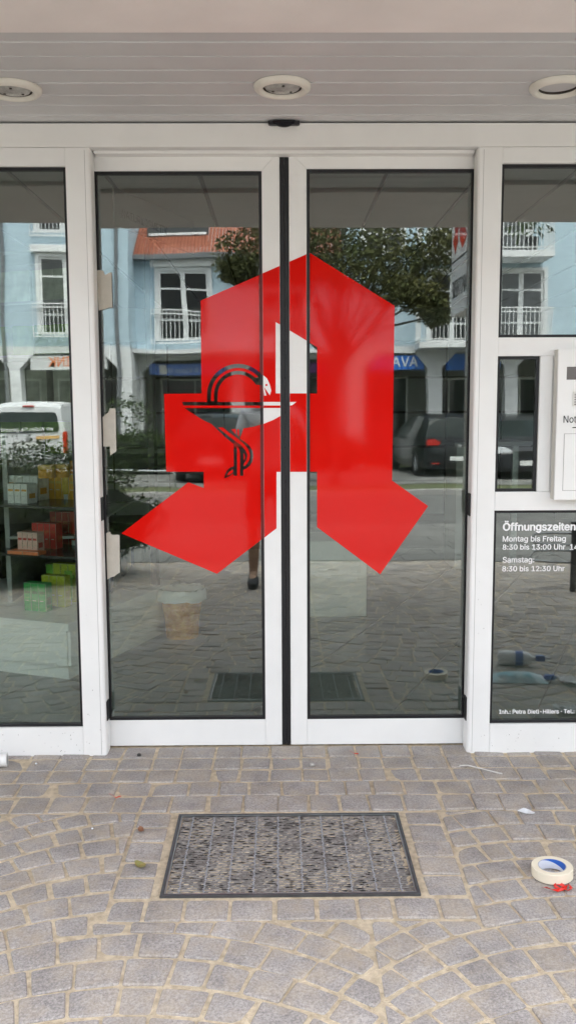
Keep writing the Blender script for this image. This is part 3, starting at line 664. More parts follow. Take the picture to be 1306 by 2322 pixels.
# white plinth and dispensing desk
t = thing('low_plinth', 'plain white block on the shop floor behind the right door', 'plinth', (.571, 2.275, 0)); box('body', (-.52, 0, 0), (0, .45, .49), laminate, t, .003); box('top', (-.53, -.01, .4905), (.01, .46, .51), laminate, t, .002)
t = thing('dispensing_desk', 'slim grey pedestal desk with overhanging top behind the right door', 'counter', (1.50, 3.99, 0)); box('body', (0, 0, 0), (.30, .5, 1.06), laminate, t, .004); box('top', (-.03, -.05, 1.0605), (.62, .55, 1.10), greylam, t, .004); box('leg', (.53, .2, 0), (.58, .25, 1.06), chrome, t)
t = thing('back_shelf', 'dark drawer wall at the back of the shop', 'shelf', (-3.4, 7.2, 0)); box('carcass', (0, .12, 0), (6.8, .38, 2.2), mat('drawer_carcass', (.12, .11, .1), .5), t)
for i in range(10):
    for j in range(5): box('drawer', (.04+i*.675, .10, .1+j*.42), (.04+i*.675+.65, .1195, .1+j*.42+.39), greylam, t)

# ------------------------------------------------------------------ on the paving
mw = thing('door_mat_grate', 'galvanised steel scraper grate in a frame let into the paving', 'grate', (0.025, -0.8355, gz(-0.8355)))
mw.rotation_euler = (math.atan(SLOPE), 0, 0)
hx, hy = 0.377, 0.2475
g = MB(); w_ = .009
for a, b in (((-hx, -hy, -.03), (hx, -hy+w_, .0035)), ((-hx, hy-w_, -.03), (hx, hy, .0035)), ((-hx, -hy+w_, -.03), (-hx+w_, hy-w_, .0035)), ((hx-w_, -hy+w_, -.03), (hx, hy-w_, .0035))): g.box(a, b)
g.build('frame', dsteel, mw)
gi_ = .006
g = MB(); w2 = .003
for a, b in (((-hx+w_+.002, -hy+w_+.002, -.02), (hx-w_-.002, -hy+w_+.002+w2, .003)), ((-hx+w_+.002, hy-w_-.002-w2, -.02), (hx-w_-.002, hy-w_-.002, .003)), ((-hx+w_+.002, -hy+w_+.006, -.02), (-hx+w_+.002+w2, hy-w_-.006, .003)), ((hx-w_-.002-w2, -hy+w_+.006, -.02), (hx-w_-.002, hy-w_-.006, .003))): g.box(a, b)
g.build('grate_edge', chrome, mw)
gravel = mat('mat_grit', (0.15, 0.132, 0.12), .95, scale=55, col2=(.27, .242, .22), bump=1.0, bscale=230, detail=8)
# grit packed between the bars, uneven
nx, ny = 90, 60; vs = []
for j in range(ny+1):
    for i in range(nx+1):
        x = -hx+w_+(2*hx-2*w_)*i/nx; y = -hy+w_+(2*hy-2*w_)*j/ny
        s_ = math.sin(x*23+1.3*sin(y*31))*cos(y*17+x*9)
        vs.append((x, y, -0.0035+0.0022*s_+random.uniform(-.0032, .0028)))
MB().add(vs, [(j*(nx+1)+i, j*(nx+1)+i+1, (j+1)*(nx+1)+i+1, (j+1)*(nx+1)+i) for j in range(ny) for i in range(nx)]).build('grit_fill', gravel, mw)
for k in range(10):                               # twisted bearing bars run away from the door
    x = -hx+.052+k*(2*hx-.104)/9; g = MB(); n = 30
    g.box((x-.0011, -hy+w_+.006, -.012), (x+.0011, hy-w_-.006, .0008))
    for j in range(n):
        y = -hy+.025+j*(2*hy-.05)/(n-1); s_ = 1 if j % 2 else -1
        g.add([(x-.0042, y-.004*s_, .0012), (x+.0042, y+.004*s_, .0012), (x+.0042, y+.004*s_+.0042, .0018), (x-.0042, y-.004*s_+.0042, .0018)], [(0, 1, 2, 3)])
    g.build('bearing_bar', mat('zinc_bar', (.37, .385, .41), .4, var=.25, scale=90, metal=.25), mw)
g = MB()
for j in range(44):
    y = -hy+.02+j*(2*hy-.04)/43; x = -hx+.018; 
    pts = []
    while x < hx-.018: pts.append((x, y+.0018*sin(x*170+j*pi))); x += .012
    for (xa, ya), (xb, yb) in zip(pts, pts[1:]): g.add([(xa, ya-.0006, -.0002), (xb, yb-.0006, -.0002), (xb, yb+.0006, -.0002), (xa, ya+.0006, -.0002), (xa, ya-.0006, -.01), (xb, yb-.0006, -.01)], [(0, 1, 2, 3), (0, 4, 5, 1)])
tag(g.build('cross_bars', mat('gritty_steel', (.26, .24, .23), .7, var=.3, scale=60), mw), kind='stuff')
g = MB()                                           # flat black patches: shade of gaps in the grit, put in as colour
for k in range(800):
    x = random.uniform(-hx+.02, hx-.02); y = -hy+.02+random.randrange(43)*(2*hy-.04)/43+.0055
    if random.random() < .45+.45*sin(x*31+1)*cos(y*14)+x*.9: continue
    w = random.uniform(.005, .016); g.add([(x-w, y, .0002), (x, y-.0028, .0002), (x+w, y, .0002), (x, y+.0028, .0002)], [(0, 1, 2, 3)])
tag(g.build('opening_shade', mat('pit_dark', (.012, .011, .012), .9), mw), kind='stuff')

def at_g(px, py, dz=0.0): p = gd(px, py); p.z = gz(p.y)+dz; return p
p = at_g(1251, 1985, .0012); tr = thing('tape_roll', 'cream masking tape roll lying on the setts by the red scrap', 'tape roll', p); tr.rotation_euler = (.03, .02, radians(200))
ro, ri, hh = .0605, .0415, .030
MB().lathe([(ri, .001), (ro-.0012, 0), (ro, .0015), (ro, hh-.0015), (ro-.0012, hh), (ri+.0002, hh-.0003), (ri+.0002, .001)], (0, 0, 0), 64, close=False).build('roll', mat('tape_cream', (.80, .73, .58), .55, var=.03, scale=20), tr, smooth=True)
n = 64; g = MB(); vs = [(r*cos(2*pi*i/n), r*sin(2*pi*i/n), z) for r, z in ((ri, .0005), (ri, hh), (ri-.0022, hh), (ri-.0022, .0005)) for i in range(n)]
g.add(vs, [(k*n+i, k*n+(i+1) % n, ((k+1) % 4)*n+(i+1) % n, ((k+1) % 4)*n+i) for k in (1, 3) for i in range(n)])
# printed inner face: blue field with a white wedge
for i in range(n):
    a = 2*pi*i/n; b = 2*pi*(i+1)/n; f = lambda t: .5+.5*math.sin(t*1.0+2.6); q = ri-.0022
    z1, z2 = .0005+(hh-.0005)*f(a), .0005+(hh-.0005)*f(b)
    g.add([(q*cos(a), q*sin(a), .0005), (q*cos(b), q*sin(b), .0005), (q*cos(b), q*sin(b), z2), (q*cos(a), q*sin(a), z1)], [(0, 1, 2, 3)], 1)
    g.add([(q*cos(a), q*sin(a), z1), (q*cos(b), q*sin(b), z2), (q*cos(b), q*sin(b), hh), (q*cos(a), q*sin(a), hh)], [(0, 1, 2, 3)], 2)
g.build('core', [mat('core_card', (.5, .5, .52), .7), mat('core_white', (.74, .76, .82), .5), mat('core_blue', (.03, .13, .52), .45)], tr)
def ribbon(name, P, w, m_, label, cat, twist=0.0, zoff=.004):
    pts = [at_g(a, b) for a, b in P]; vs = []
    for i, q in enumerate(pts):
        d = (pts[min(i+1, len(pts)-1)]-pts[max(i-1, 0)]).normalized(); s_ = d.cross(Vector((0, 0, 1))).normalized()
        a = twist*sin(i*1.1+.4); off = s_*cos(a)*w/2+Vector((0, 0, sin(a)*w/2)); b = q+Vector((0, 0, zoff+abs(sin(a))*w/2+.002*sin(i)))
        vs += [b-off, b+off, b+off+Vector((0, 0, .0007)), b-off+Vector((0, 0, .0007))]
    fs = [(k*4+j, k*4+(j+1) % 4, (k+1)*4+(j+1) % 4, (k+1)*4+j) for k in range(len(pts)-1) for j in range(4)]+[(0, 1, 2, 3), tuple(4*(len(pts)-1)+j for j in (3, 2, 1, 0))]
    return tag(MB().add(vs, fs).build(name, m_, smooth=False), label, cat)
redsc = mat('red_film_scrap', (.62, .02, .012), .3)
o = ribbon('red_scrap', [(1230, 2016), (1240, 2020), (1250, 2023), (1262, 2024), (1272, 2021), (1280, 2016), (1285, 2011), (1290, 2013), (1294, 2018), (1292, 2023), (1286, 2024), (1281, 2019), (1276, 2013), (1268, 2010), (1260, 2009), (1256, 2011), (1258, 2015), (1268, 2016), (1278, 2018)], .009, redsc, 'curled scrap of red film lying just in front of the tape roll', 'scrap', .9)
ribbon('red_scrap', [(248, 1803), (254, 1806), (260, 1810), (264, 1812), (269, 1809), (275, 1807)], .003, redsc, 'thin forked shred of red film on the setts left of the grate', 'scrap', .8)
ribbon('red_scrap', [(793, 1705), (797, 1709), (801, 1711), (806, 1712), (812, 1711)], .004, redsc, 'small red shred below the right door', 'scrap', .8)
ribbon('red_scrap', [(642, 1724), (646, 1726), (648, 1725)], .004, redsc, 'tiny red fleck on the setts below the door seam', 'scrap', .3)
def flat(name, P, m_, label, cat, th=.0015, dz=.003, curl=0.0):
    pts = [at_g(a, b, dz) for a, b in P]; n = len(pts); c = sum(pts, Vector())/n
    vs = [q+Vector((0, 0, curl*(q-c).length)) for q in pts]+[q+Vector((0, 0, th+curl*(q-c).length)) for q in pts]+[c, c+Vector((0, 0, th))]
    fs = [(i, (i+1) % n, 2*n) for i in range(n)]+[(n+i, n+(i+1) % n, 2*n+1) for i in range(n)]+[(i, (i+1) % n, (i+1) % n+n, i+n) for i in range(n)]
    return tag(MB().add(vs, fs).build(name, m_), label, cat)
paper = mat('scrap_paper', (.72, .74, .77), .7)
flat('paper_scrap', [(1172, 1846), (1186, 1838), (1198, 1841), (1212, 1850), (1206, 1851), (1190, 1848)], paper, 'small white torn paper scrap right of the grate', 'paper', curl=.25)
flat('dry_leaf', [(306, 1960), (312, 1958), (322, 1960), (332, 1966), (330, 1972), (322, 1974), (312, 1971), (307, 1966)], mat('leaf_brown', (.30, .20, .07), .6, scale=60, col2=(.22, .23, .08)), 'curled olive brown leaf on the setts left of the grate', 'leaf', curl=.3)
flat('dry_leaf', [(313, 1884), (318, 1880), (325, 1882), (327, 1889), (320, 1893), (315, 1890)], mat('leaf_rust', (.24, .11, .06), .7), 'small rust coloured leaf bit above the olive leaf', 'leaf', curl=.4)
p0, p1 = at_g(1041, 1738, .004), at_g(1138, 1757, .004); pm = at_g(1060, 1740, .008)
tag(MB().tube([p0, pm, p1], .0026, 6).build('thin_stick', mat('pale_stick', (.62, .60, .57), .5)), 'thin pale plastic stick on the setts below the right post', 'stick')
def pebble(px, py, r, m_, label):
    p = at_g(px, py, r*.5); me = bpy.data.meshes.new('pebble'); bm = bmesh.new(); bmesh.ops.create_icosphere(bm, subdivisions=2, radius=r)
    for v in bm.verts: v.co *= random.uniform(.8, 1.15); v.co.z *= .7
    bm.to_mesh(me); bm.free(); me.materials.append(m_); o = link('pebble', me); o.location = p; tag(o, label, 'pebble')
pebble(707, 1737, .011, mat('pebble_grey', (.38, .36, .34), .7, var=.2, scale=80), 'grey pebble on the setts below the right door')
pebble(316, 1714, .009, mat('pebble_dark', (.04, .038, .035), .8), 'dark lump in the joint below the left door')
pebble(83, 1733, .005, paper, 'white crumb on the setts below the left window')
pebble(210, 1880, .004, paper, 'white crumb on the setts left of the grate')
# white plastic pipe end at the left edge
p = at_g(0, 1738, .026); t = thing('plastic_pipe', 'white plastic pipe end lying at the foot of the left window', 'pipe', p, radians(8))
MB().lathe([(.020, .026), (.027, .026), (.027, -.03), (.0235, -.031), (.0235, -.30), (.019, -.30), (.020, .02)], (0.004, 0, 0), 32, axis='x', close=False).build('sleeve', mat('white_pvc', (.80, .80, .79), .3), t, smooth=True)
MB().lathe([(.0285, .012), (.0305, .010), (.0305, -.002), (.0285, -.004)], (-.012, 0, 0), 32, axis='x', close=False).build('collar', MATS['white_pvc'], t, smooth=True)

# litter just outside the right edge, mirrored in the lower right window
q = (1.30, -1.36); t = thing('spray_bottle', 'clear plastic spray bottle with blue label lying on the setts at right', 'bottle', (q[0], q[1], gz(q[1])+.042), radians(10))
MB().lathe([(.0001, -.1), (.036, -.1), (.04, -.09), (.04, .03), (.034, .06), (.014, .085), (.013, .1)], (0, 0, 0), 28, axis='x').build('body', mat('bottle_plastic', (.80, .82, .83), .25), t, smooth=True)
MB().lathe([(.0405, -.01), (.0405, .03)], (0, 0, 0), 28, axis='x', close=False).build('label_band', mat('bottle_blue', (.05, .12, .42), .4), t, smooth=True)
box('trigger_head', (.1, -.014, -.012), (.15, .014, .02), MATS['bottle_blue'], t, .004); box('nozzle', (.15, -.007, 0), (.18, .007, .012), paper, t, .002)
q = (1.22, -1.06); t = thing('plastic_bag', 'flat turquoise and blue plastic pouch lying on the setts at right', 'bag', (q[0], q[1], gz(q[1])+.004), radians(6)); t.scale = (.8, .8, .8)
vs = []; n = 12
for i in range(n+1):
    for j in range(7):
        u, v = i/n, j/6; vs.append((-.19+.38*u, -.08+.16*v, .055*sin(pi*u)**.5*sin(pi*v)+.006*random.random()))
MB().add(vs, [(i*7+j, (i+1)*7+j, (i+1)*7+j+1, i*7+j+1) for i in range(n) for j in range(6)], 0).build('pouch', mat('pouch_print', (.12, .45, .58), .3, scale=9, col2=(.75, .8, .8)), t, smooth=True)
box('cap_end', (.17, -.025, .008), (.25, .025, .04), mat('pouch_blue', (.03, .10, .45), .35), t, .01)
def crumple(x, y, sx, sy, label):
    vs = []; n = 9
    for i in range(n+1):
        for j in range(7): vs.append((x+sx*(i/n-.5)+random.uniform(-.006, .006), y+sy*(j/6-.5)+random.uniform(-.006, .006), gz(y)+.006+random.uniform(0, .022)*(1+abs(i/n-.5))))
    tag(MB().add(vs, [(i*7+j, (i+1)*7+j, (i+1)*7+j+1, i*7+j+1) for i in range(n) for j in range(6)]).build('paper_sheet', paper), label, 'paper')
crumple(1.53, -1.0, .20, .12, 'crumpled white paper by the turquoise pouch'); crumple(1.33, -.53, .16, .09, 'crumpled white paper close to the lower right window')
# bicycle rack
t = thing('bicycle_rack', 'dark steel bicycle rack post with looped holders at the right', 'bike rack', (2.36, -3.62, gz(-3.62)))
MB().tube([(0, 0, -.05), (0, 0, .55)], .024, 12).build('post', dsteel, t); MB().tube([(0, 0, .55), (0, 0, .57)], .03, 12).build('cap', dsteel, t)
for z, s_ in ((.27, -1), (.22, 1), (.42, -1), (.38, 1)): MB().tube([(0, -.03, z+.05), (s_*.16, -.05, z+.05), (s_*.30, -.06, z+.04), (s_*.33, -.06, z), (s_*.30, -.06, z-.04), (s_*.16, -.05, z-.05), (0, -.03, z-.05)], .009, 8).build('holder', chrome, t)

# ------------------------------------------------------------------ across the street (mirrored in the glass)
blue = mat('blue_render', (0.45, 0.575, 0.65), .85, var=.04, scale=.8, bump=.15, bscale=60)
wrend = mat('white_render', (0.74, 0.755, 0.76), .85, var=.04, scale=1.2, bump=.1)
rooft = mat('clay_roof_tile', (0.25, 0.075, 0.045), .9, scale=7, col2=(.36, .125, .07), bump=.3)
wfr = mat('white_window_frame', (.78, .79, .79), .5)
wallg = mat('grey_downpipe', (.16, .17, .18), .5)
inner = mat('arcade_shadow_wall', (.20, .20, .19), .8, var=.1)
GZ = -0.225
hs_ = thing('blue_house', 'light blue house with white arcade, balconies and orange tiled roof across the street', 'building', (0, -22, GZ))
def hb_(name, a, b, m_, par=None, bevel=0.0, lab=None):
    o = box(name, (a[0], a[1]+22, a[2]-GZ), (b[0], b[1]+22, b[2]-GZ), m_, par or hs_, bevel)
    return o
def pillar(x0, x1, Y, zt, l=True, r=True):
    c = .40; P = [(x0, 0), (x1, 0), (x1, zt-c-GZ)]+([(x1+c, zt-GZ)] if r else [(x1, zt-GZ)])+([(x0-c, zt-GZ)] if l else [(x0, zt-GZ)])+[(x0, zt-c-GZ)]
    MB().prism(P, Y+22-.42, Y+22).build('arcade_pillar', wrend, hs_)
YB, YR, ZTB, ZTR = -21.0, -22.2, 2.93, 2.86
for x0, x1 in ((-10.2, -9.6), (-7.35, -7.07), (4.10, 4.51), (6.15, 6.5), (8.4, 8.9)): pillar(x0, x1, YB, ZTB)
pillar(-4.45, -4.06, YB, ZTB, True, False); pillar(1.87, 2.33, YB, ZTB, False, True)
pillar(-1.39, -1.03, YR, ZTR); pillar(-4.05, -3.95, YR, ZTR, False, True); pillar(1.75, 1.86, YR, ZTR, True, False)
hb_('ground_floor_band', (-14, YB-.42, ZTB+.001), (-4.06, YB, 3.12), wrend); hb_('ground_floor_band', (1.87, YB-.42, ZTB+.001), (14, YB, 3.12), wrend); hb_('ground_floor_band', (-4.05, YR-.42, ZTR+.001), (1.86, YR, 3.12), wrend)
hb_('side_return', (-4.46, YR-.4, 0), (-4.06, YB-.43, 3.12), wrend); hb_('side_return', (1.87, YR-.4, 0), (2.3, YB-.43, 3.12), wrend)
hb_('upper_wall', (-14, -27, 3.121), (-4.05, YB-.004, 9.4), blue); hb_('upper_wall', (1.86, -27, 3.121), (14, YB-.004, 9.4), blue); hb_('upper_wall', (-4.048, -27, 3.122), (1.858, YR-.004, 5.72), blue)
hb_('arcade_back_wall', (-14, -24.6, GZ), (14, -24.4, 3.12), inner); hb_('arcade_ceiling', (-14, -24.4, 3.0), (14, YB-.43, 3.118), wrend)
# tiled roof over the recessed part: courses laid as overlapping strips
g = MB()
for k in range(26):
    y0, z0 = YR+.35-k*.16, 5.70+k*.135
    n = 60; 
    for i in range(n):
        xa = -4.04+5.89*i/n; xb = -4.04+5.89*(i+1)/n-.008; xm = (xa+xb)/2
        g.add([(xa, y0+22, z0-GZ), (xm, y0+22, z0+.035-GZ), (xb, y0+22, z0-GZ), (xb, y0-.2+22, z0+.15-GZ), (xm, y0-.2+22, z0+.185-GZ), (xa, y0-.2+22, z0+.15-GZ)], [(0, 1, 4, 5), (1, 2, 3, 4), (0, 2, 1)])
rf = tag(g.build('roof', rooft, hs_), kind='stuff')
MB().prism([(-4.04, 5.60-GZ), (1.85, 5.60-GZ), (1.85, 5.73-GZ), (-4.04, 5.73-GZ)], YR+22+.0, YR+22+.42).build('gutter', wallg, hs_)
MB().box((-3.75, -1.02, 6.10-GZ), (-2.0, -.6, 6.62-GZ)).build('roof_window', dglass, hs_); MB().box((-3.7, -.596, 6.36-GZ), (-2.05, -.55, 6.43-GZ)).build('roof_window_bar', wfr, hs_)
def fwin(x0, x1, z0, z1, Y, cols=2, awn=False, curtain=False):
    w = hb_('window', (x0, Y-.03, z0), (x1, Y+.012, z1), wfr)
    f = .07; n = cols; cw = (x1-x0)/n
    for k in range(n):
        a, b = x0+k*cw+f, x0+(k+1)*cw-f
        for zz0, zz1 in ((z0+f+.0, z0+.5), (z0+.56, z1-.55), (z1-.49, z1-f)):
            hb_('pane', (a, Y+.0125, zz0), (b, Y+.02, zz1), mat('curtained_glass', (.10, .105, .11), .15, var=.5, scale=3) if curtain else dglass, w)
    g = MB()
    for (a, b, c, d) in ((x0-.09, x0, z0, z1+.09), (x1, x1+.09, z0, z1+.09), (x0-.0, x1+.0, z1, z1+.09)): g.box((a, Y+22, c-GZ), (b, Y+22+.075, d-GZ))
    g.build('surround', wrend, w)
    if awn: hb_('awning_case', (x0-.2, Y, z1+.10), (x1+.2, Y+.2, z1+.30), wfr, w, .02)
    return w
def rail(x0, x1, z0, h, Y, d=0.0, slab=True):
    b = None
    if slab:
        b = hb_('balcony', (x0, Y, z0-.17), (x1, Y+d, z0), wrend, None, .01)
    else: b = hb_('balcony', (x0, Y+.1, z0-.03), (x1, Y+.16, z0), wfr)
    g = MB(); yo = Y+d-.03 if slab else Y+.13
    n = int((x1-x0)/.11)
    for i in range(n+1): x = x0+.02+(x1-x0-.04)*i/n; g.box((x-.008, yo+22-.008, z0-GZ), (x+.008, yo+22+.008, z0+h-GZ))
    for zz in (z0+.06, z0+h-.10, z0+h): g.box((x0, yo+22-.016, zz-GZ), (x1, yo+22+.016, zz+.028-GZ))
    if slab:
        for xx in (x0+.02, x1-.02):
            for zz in (z0+.06, z0+h): g.box((xx-.014, Y+22, zz-GZ), (xx+.014, yo+22, zz+.028-GZ))
            for k in range(int(d/.12)): g.box((xx-.008, Y+22+.1+k*.12, z0-GZ), (xx+.008, Y+22+.116+k*.12, z0+h-GZ))
    g.build('railing', wfr, b)
fwin(-3.40, -1.98, 3.42, 5.32, YR, 2, True); rail(-3.62, -1.75, 3.36, .82, YR, slab=False)
fwin(-0.6, 0.8, 3.42, 5.32, YR, 2, True); rail(-.8, 1.0, 3.36, .82, YR, slab=False)
fwin(-6.45, -5.05, 3.45, 5.5, YB, 2, True); rail(-6.65, -4.85, 3.4, .85, YB, slab=False)
fwin(-6.45, -5.05, 6.15, 7.9, YB, 2); rail(-6.65, -4.85, 6.05, .8, YB, slab=False)
fwin(-10, -8.6, 3.45, 5.5, YB, 2, True)
rail(3.68, 7.12, 3.15, .86, YB, 1.0); rail(3.68, 7.12, 5.50, .86, YB, 1.0)
fwin(4.1, 5.4, 3.2, 5.1, YB, 2); fwin(5.95, 7.15, 3.2, 5.1, YB, 2, curtain=True); fwin(4.1, 5.4, 5.55, 7.5, YB, 2); fwin(5.95, 6.7, 5.55, 7.5, YB, 1, curtain=True)
fwin(9.2, 10.4, 3.5, 5.2, YB, 2); fwin(2.3, 3.3, 5.6, 7.3, YB, 2)
for x, Y in ((-7.42, YB), (-4.38, YB), (8.7, YB)): MB().tube([(x, Y+22+.07, 0), (x, Y+22+.07, 9)], .05, 10).build('downpipe', wallg, hs_)
for x0, x1, Y in ((-9.4, -7.4, -24.35), (-6.9, -4.6, -24.35), (-3.7, -1.5, -24.35), (-.9, 1.6, -24.35), (2.5, 4.0, -24.35), (4.7, 6.0, -24.35), (6.6, 8.3, -24.35)):
    w = hb_('shop_window', (x0, Y-.04, .35), (x1, Y+.0, 2.4), wfr)
    k = (x1-x0)/2
    for a in (x0+.06, x0+k+.03): hb_('pane', (a, Y+.001, .42), (a+k-.09, Y+.01, 2.33), dglass, w)
g_plant = thing('balcony_planter', 'dark planter tub with drooping leaves on the upper balcony', 'planter', (6.6, -20.35, 5.502))
MB().lathe([(.0001, 0), (.16, 0), (.2, .36), (.17, .36), (.16, .3)], (0, 0, 0), 18).build('tub', mat('tub_black', (.03, .03, .035), .5), g_plant)
def leaf_cloud(n, fn, size, asp=.5):
    vs, fs = [], []
    for _ in range(n):
        p = fn(); d = Vector((random.gauss(0, 1), random.gauss(0, 1), random.gauss(-.2, .6))).normalized(); u = d.cross(Vector((random.gauss(0, 1), random.gauss(0, 1), random.gauss(0, 1)))).normalized()
        s = size*random.uniform(.6, 1.3); k = len(vs)
        vs += [p, p+d*s*.5+u*s*asp*.5, p+d*s, p+d*s*.5-u*s*asp*.5]; fs.append((k, k+1, k+2, k+3))
    return vs, fs
leafm = mat('tree_leaf', (.055, .068, .024), .7, spec=.12, scale=1.3, col2=(.13, .125, .05)); leafm2 = mat('shrub_leaf', (.028, .052, .018), .7, spec=.12, scale=4, col2=(.065, .092, .03)); bark = mat('bark', (.10, .085, .07), .9, var=.3, scale=12, bump=.5)
vs, fs = leaf_cloud(70, lambda: Vector((random.gauss(0, .22), random.gauss(0, .1), random.uniform(.4, .85))), .3, .3); MB().add(vs, fs).build('leaves', leafm2, g_plant)
# arcade signs
def sign(x0, x1, z0, z1, Y, col, s, tcol, label, tw, tx=0.0, th=None):
    t = thing('shop_sign', label, 'sign', ((x0+x1)/2, Y, z0)); w = x1-x0
    box('panel', (-w/2, -.04, 0), (w/2, .04, z1-z0), mat('sign_'+label[:6], col, .4), t, .004); box('frame', (-w/2-.03, -.05, -.03), (w/2+.03, -.0405, z1-z0+.03), wallg, t)
    text('lettering', s, (tw/2+tx, .0412, (z1-z0)*.24), tw, mat('signtext_'+label[:6], tcol, .5), t, rz=pi, bold=.01, height=th)
    return t
sign(-6.78, -4.72, 2.50, 2.86, -21.06, (.66, .67, .66), 'METINK', (.75, .20, .04), 'white arcade sign with orange lettering behind the van', 1.3, .1)
t = sign(-3.72, -1.55, 2.42, 2.75, -22.25, (.13, .24, .62), 'n & Klaus GbR', (.6, .66, .75), 'blue violet arcade sign left of the tree', 1.25, -.15)
box('emblem_plate', (-.78, .041, .02), (-.58, .05, .31), wfr, t)
sign(-.9, 1.45, 2.42, 2.74, -22.25, (.16, .03, .22), 'Beauty', (.75, .7, .76), 'purple arcade sign behind the tree trunk', 1.0, -.1)
sign(2.45, 4.0, 2.47, 2.86, -21.06, (.02, .15, .55), 'AVA', (.75, .78, .8), 'bright blue arcade sign with bold white letters', .75, .2)
sign(4.62, 6.05, 2.47, 2.86, -21.06, (.02, .15, .55), 'band', (.7, .74, .78), 'bright blue arcade sign with small white letters at the far right', .6, .35)

# neighbouring block so that the street does not end
nb = thing('neighbour_house', 'plain cream house with hipped roof further along the street', 'building', (24, -24, GZ))
box('wall', (-9, -4, 0), (9, 2.5, 7), mat('cream_render', (.62, .58, .48), .85, var=.04), nb)
MB().add([(-9.4, -4.4, 7.001), (9.4, -4.4, 7.001), (9.4, 2.9, 7.001), (-9.4, 2.9, 7.001), (-6, -.8, 10), (6, -.8, 10)], [(0, 1, 5, 4), (1, 2, 5), (2, 3, 4, 5), (3, 0, 4), (0, 3, 2, 1)]).build('roof', rooft, nb)
for i in range(5):
    for z in (1, 4): 
        w = box('window', (-8+i*3.4, 2.5, z), (-6.7+i*3.4, 2.56, z+1.6), wfr, nb); box('pane', (-7.92+i*3.4, 2.561, z+.08), (-6.78+i*3.4, 2.57, z+1.52), dglass, w)
nb2 = copy_tree(nb); nb2.location = (-24.5, -24, GZ); nb2['label'] = 'plain cream house with hipped roof at the other end of the street'

# trees and hedges
def tree(loc, trunk_h, crowns, n, label, seed, size=.17):
    random.seed(seed); t = thing('street_tree', label, 'tree', loc); g = MB()
    g.tube([(0, 0, -.1), (.03, .02, trunk_h*.5), (-.04, 0, trunk_h), (.1, .1, trunk_h+1.4)], [.13, .105, .09, .04], 10)
    for (c, r) in crowns:
        c = Vector(c); st = Vector((0, 0, trunk_h*random.uniform(.85, 1.05))); md = st.lerp(c, .5)+Vector((random.uniform(-.2, .2), random.uniform(-.2, .2), .15)); g.tube([st, md, c], [.055, .035, .012], 6)
    g.build('trunk', bark, t)
    def pt():
        c, r = random.choice(crowns); 
        d = Vector((random.gauss(0, 1), random.gauss(0, 1), random.gauss(0, 1))).normalized()*random.random()**.45
        return Vector(c)+Vector((d.x*r, d.y*r, d.z*r*.7))
    vs, fs = leaf_cloud(n, pt, size, .5); MB().add(vs, fs).build('crown', leafm, t); return t
tree((1.15, -15.0, GZ), 2.6, [((-1.7, 0, 4.75), .8), ((-.9, .3, 5.1), .9), ((0, 0, 5.2), 1.0), ((.9, .2, 4.7), .9), ((1.7, -.2, 4.5), .8), ((2.2, .1, 5.0), .7), ((.3, .3, 4.4), .8), ((1.2, .5, 4.0), .55), ((1.8, .3, 3.85), .5), ((-.3, -.4, 6.0), 1.0), ((1.2, 0, 5.9), 1.0), ((-1.4, .2, 5.8), .9), ((2.1, 0, 3.55), .35), ((-.7, 0, 4.5), .6), ((-2.0, 0, 4.45), .4)], 24000, 'leafy street tree with a low dense crown standing before the blue house', 3, .10)
random.seed(11)
tree((-13, -15.2, GZ), 2.6, [((-1, 0, 4.6), 1.1), ((.6, .2, 4.9), 1.2), ((0, 0, 5.8), 1.1), ((1.2, 0, 4.2), .8)], 5000, 'smaller street tree near the left end of the parking bays', 5, .2)
def shrub(name, x0, x1, y0, y1, h, n, label, size, seed, parent_loc_z, bump_top=.15, core=True):
    random.seed(seed); t = thing(name, label, 'shrub', ((x0+x1)/2, (y0+y1)/2, parent_loc_z)); sx, sy = (x1-x0)/2, (y1-y0)/2
    if core:
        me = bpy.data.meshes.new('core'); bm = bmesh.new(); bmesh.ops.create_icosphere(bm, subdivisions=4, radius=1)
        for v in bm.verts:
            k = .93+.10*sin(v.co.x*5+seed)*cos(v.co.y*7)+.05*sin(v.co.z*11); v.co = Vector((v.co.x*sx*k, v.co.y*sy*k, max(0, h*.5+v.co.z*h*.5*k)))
        bm.to_mesh(me); bm.free(); me.materials.append(mat('shrub_core', (.012, .018, .008), .9)); link('dark_core', me, t)  # solid dark core: the shade inside the foliage put into its colour
    def pt():
        d = Vector((random.gauss(0, 1), random.gauss(0, 1), random.gauss(0, 1))).normalized(); k = random.uniform(.8, 1.05)+.10*sin(d.x*5+seed)*cos(d.y*7)
        return Vector((d.x*sx*k, d.y*sy*k, max(.02, h*.5+d.z*h*.5*k+random.uniform(0, bump_top)*(d.z > .4))))
    vs, fs = leaf_cloud(n, pt, size, .42); MB().add(vs, fs).build('foliage', leafm2, t); return t
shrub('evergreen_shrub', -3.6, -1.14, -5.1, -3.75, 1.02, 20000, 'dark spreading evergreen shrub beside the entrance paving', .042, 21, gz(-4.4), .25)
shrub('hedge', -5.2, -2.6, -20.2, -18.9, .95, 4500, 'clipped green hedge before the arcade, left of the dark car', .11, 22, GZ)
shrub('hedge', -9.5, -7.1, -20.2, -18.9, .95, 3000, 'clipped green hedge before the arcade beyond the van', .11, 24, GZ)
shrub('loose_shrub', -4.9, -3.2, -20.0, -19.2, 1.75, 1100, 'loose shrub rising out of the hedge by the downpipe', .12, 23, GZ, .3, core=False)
shrub('hedge', .2, 2.4, -20.3, -19.3, .9, 3000, 'clipped green hedge between the parked cars under the tree', .11, 25, GZ)
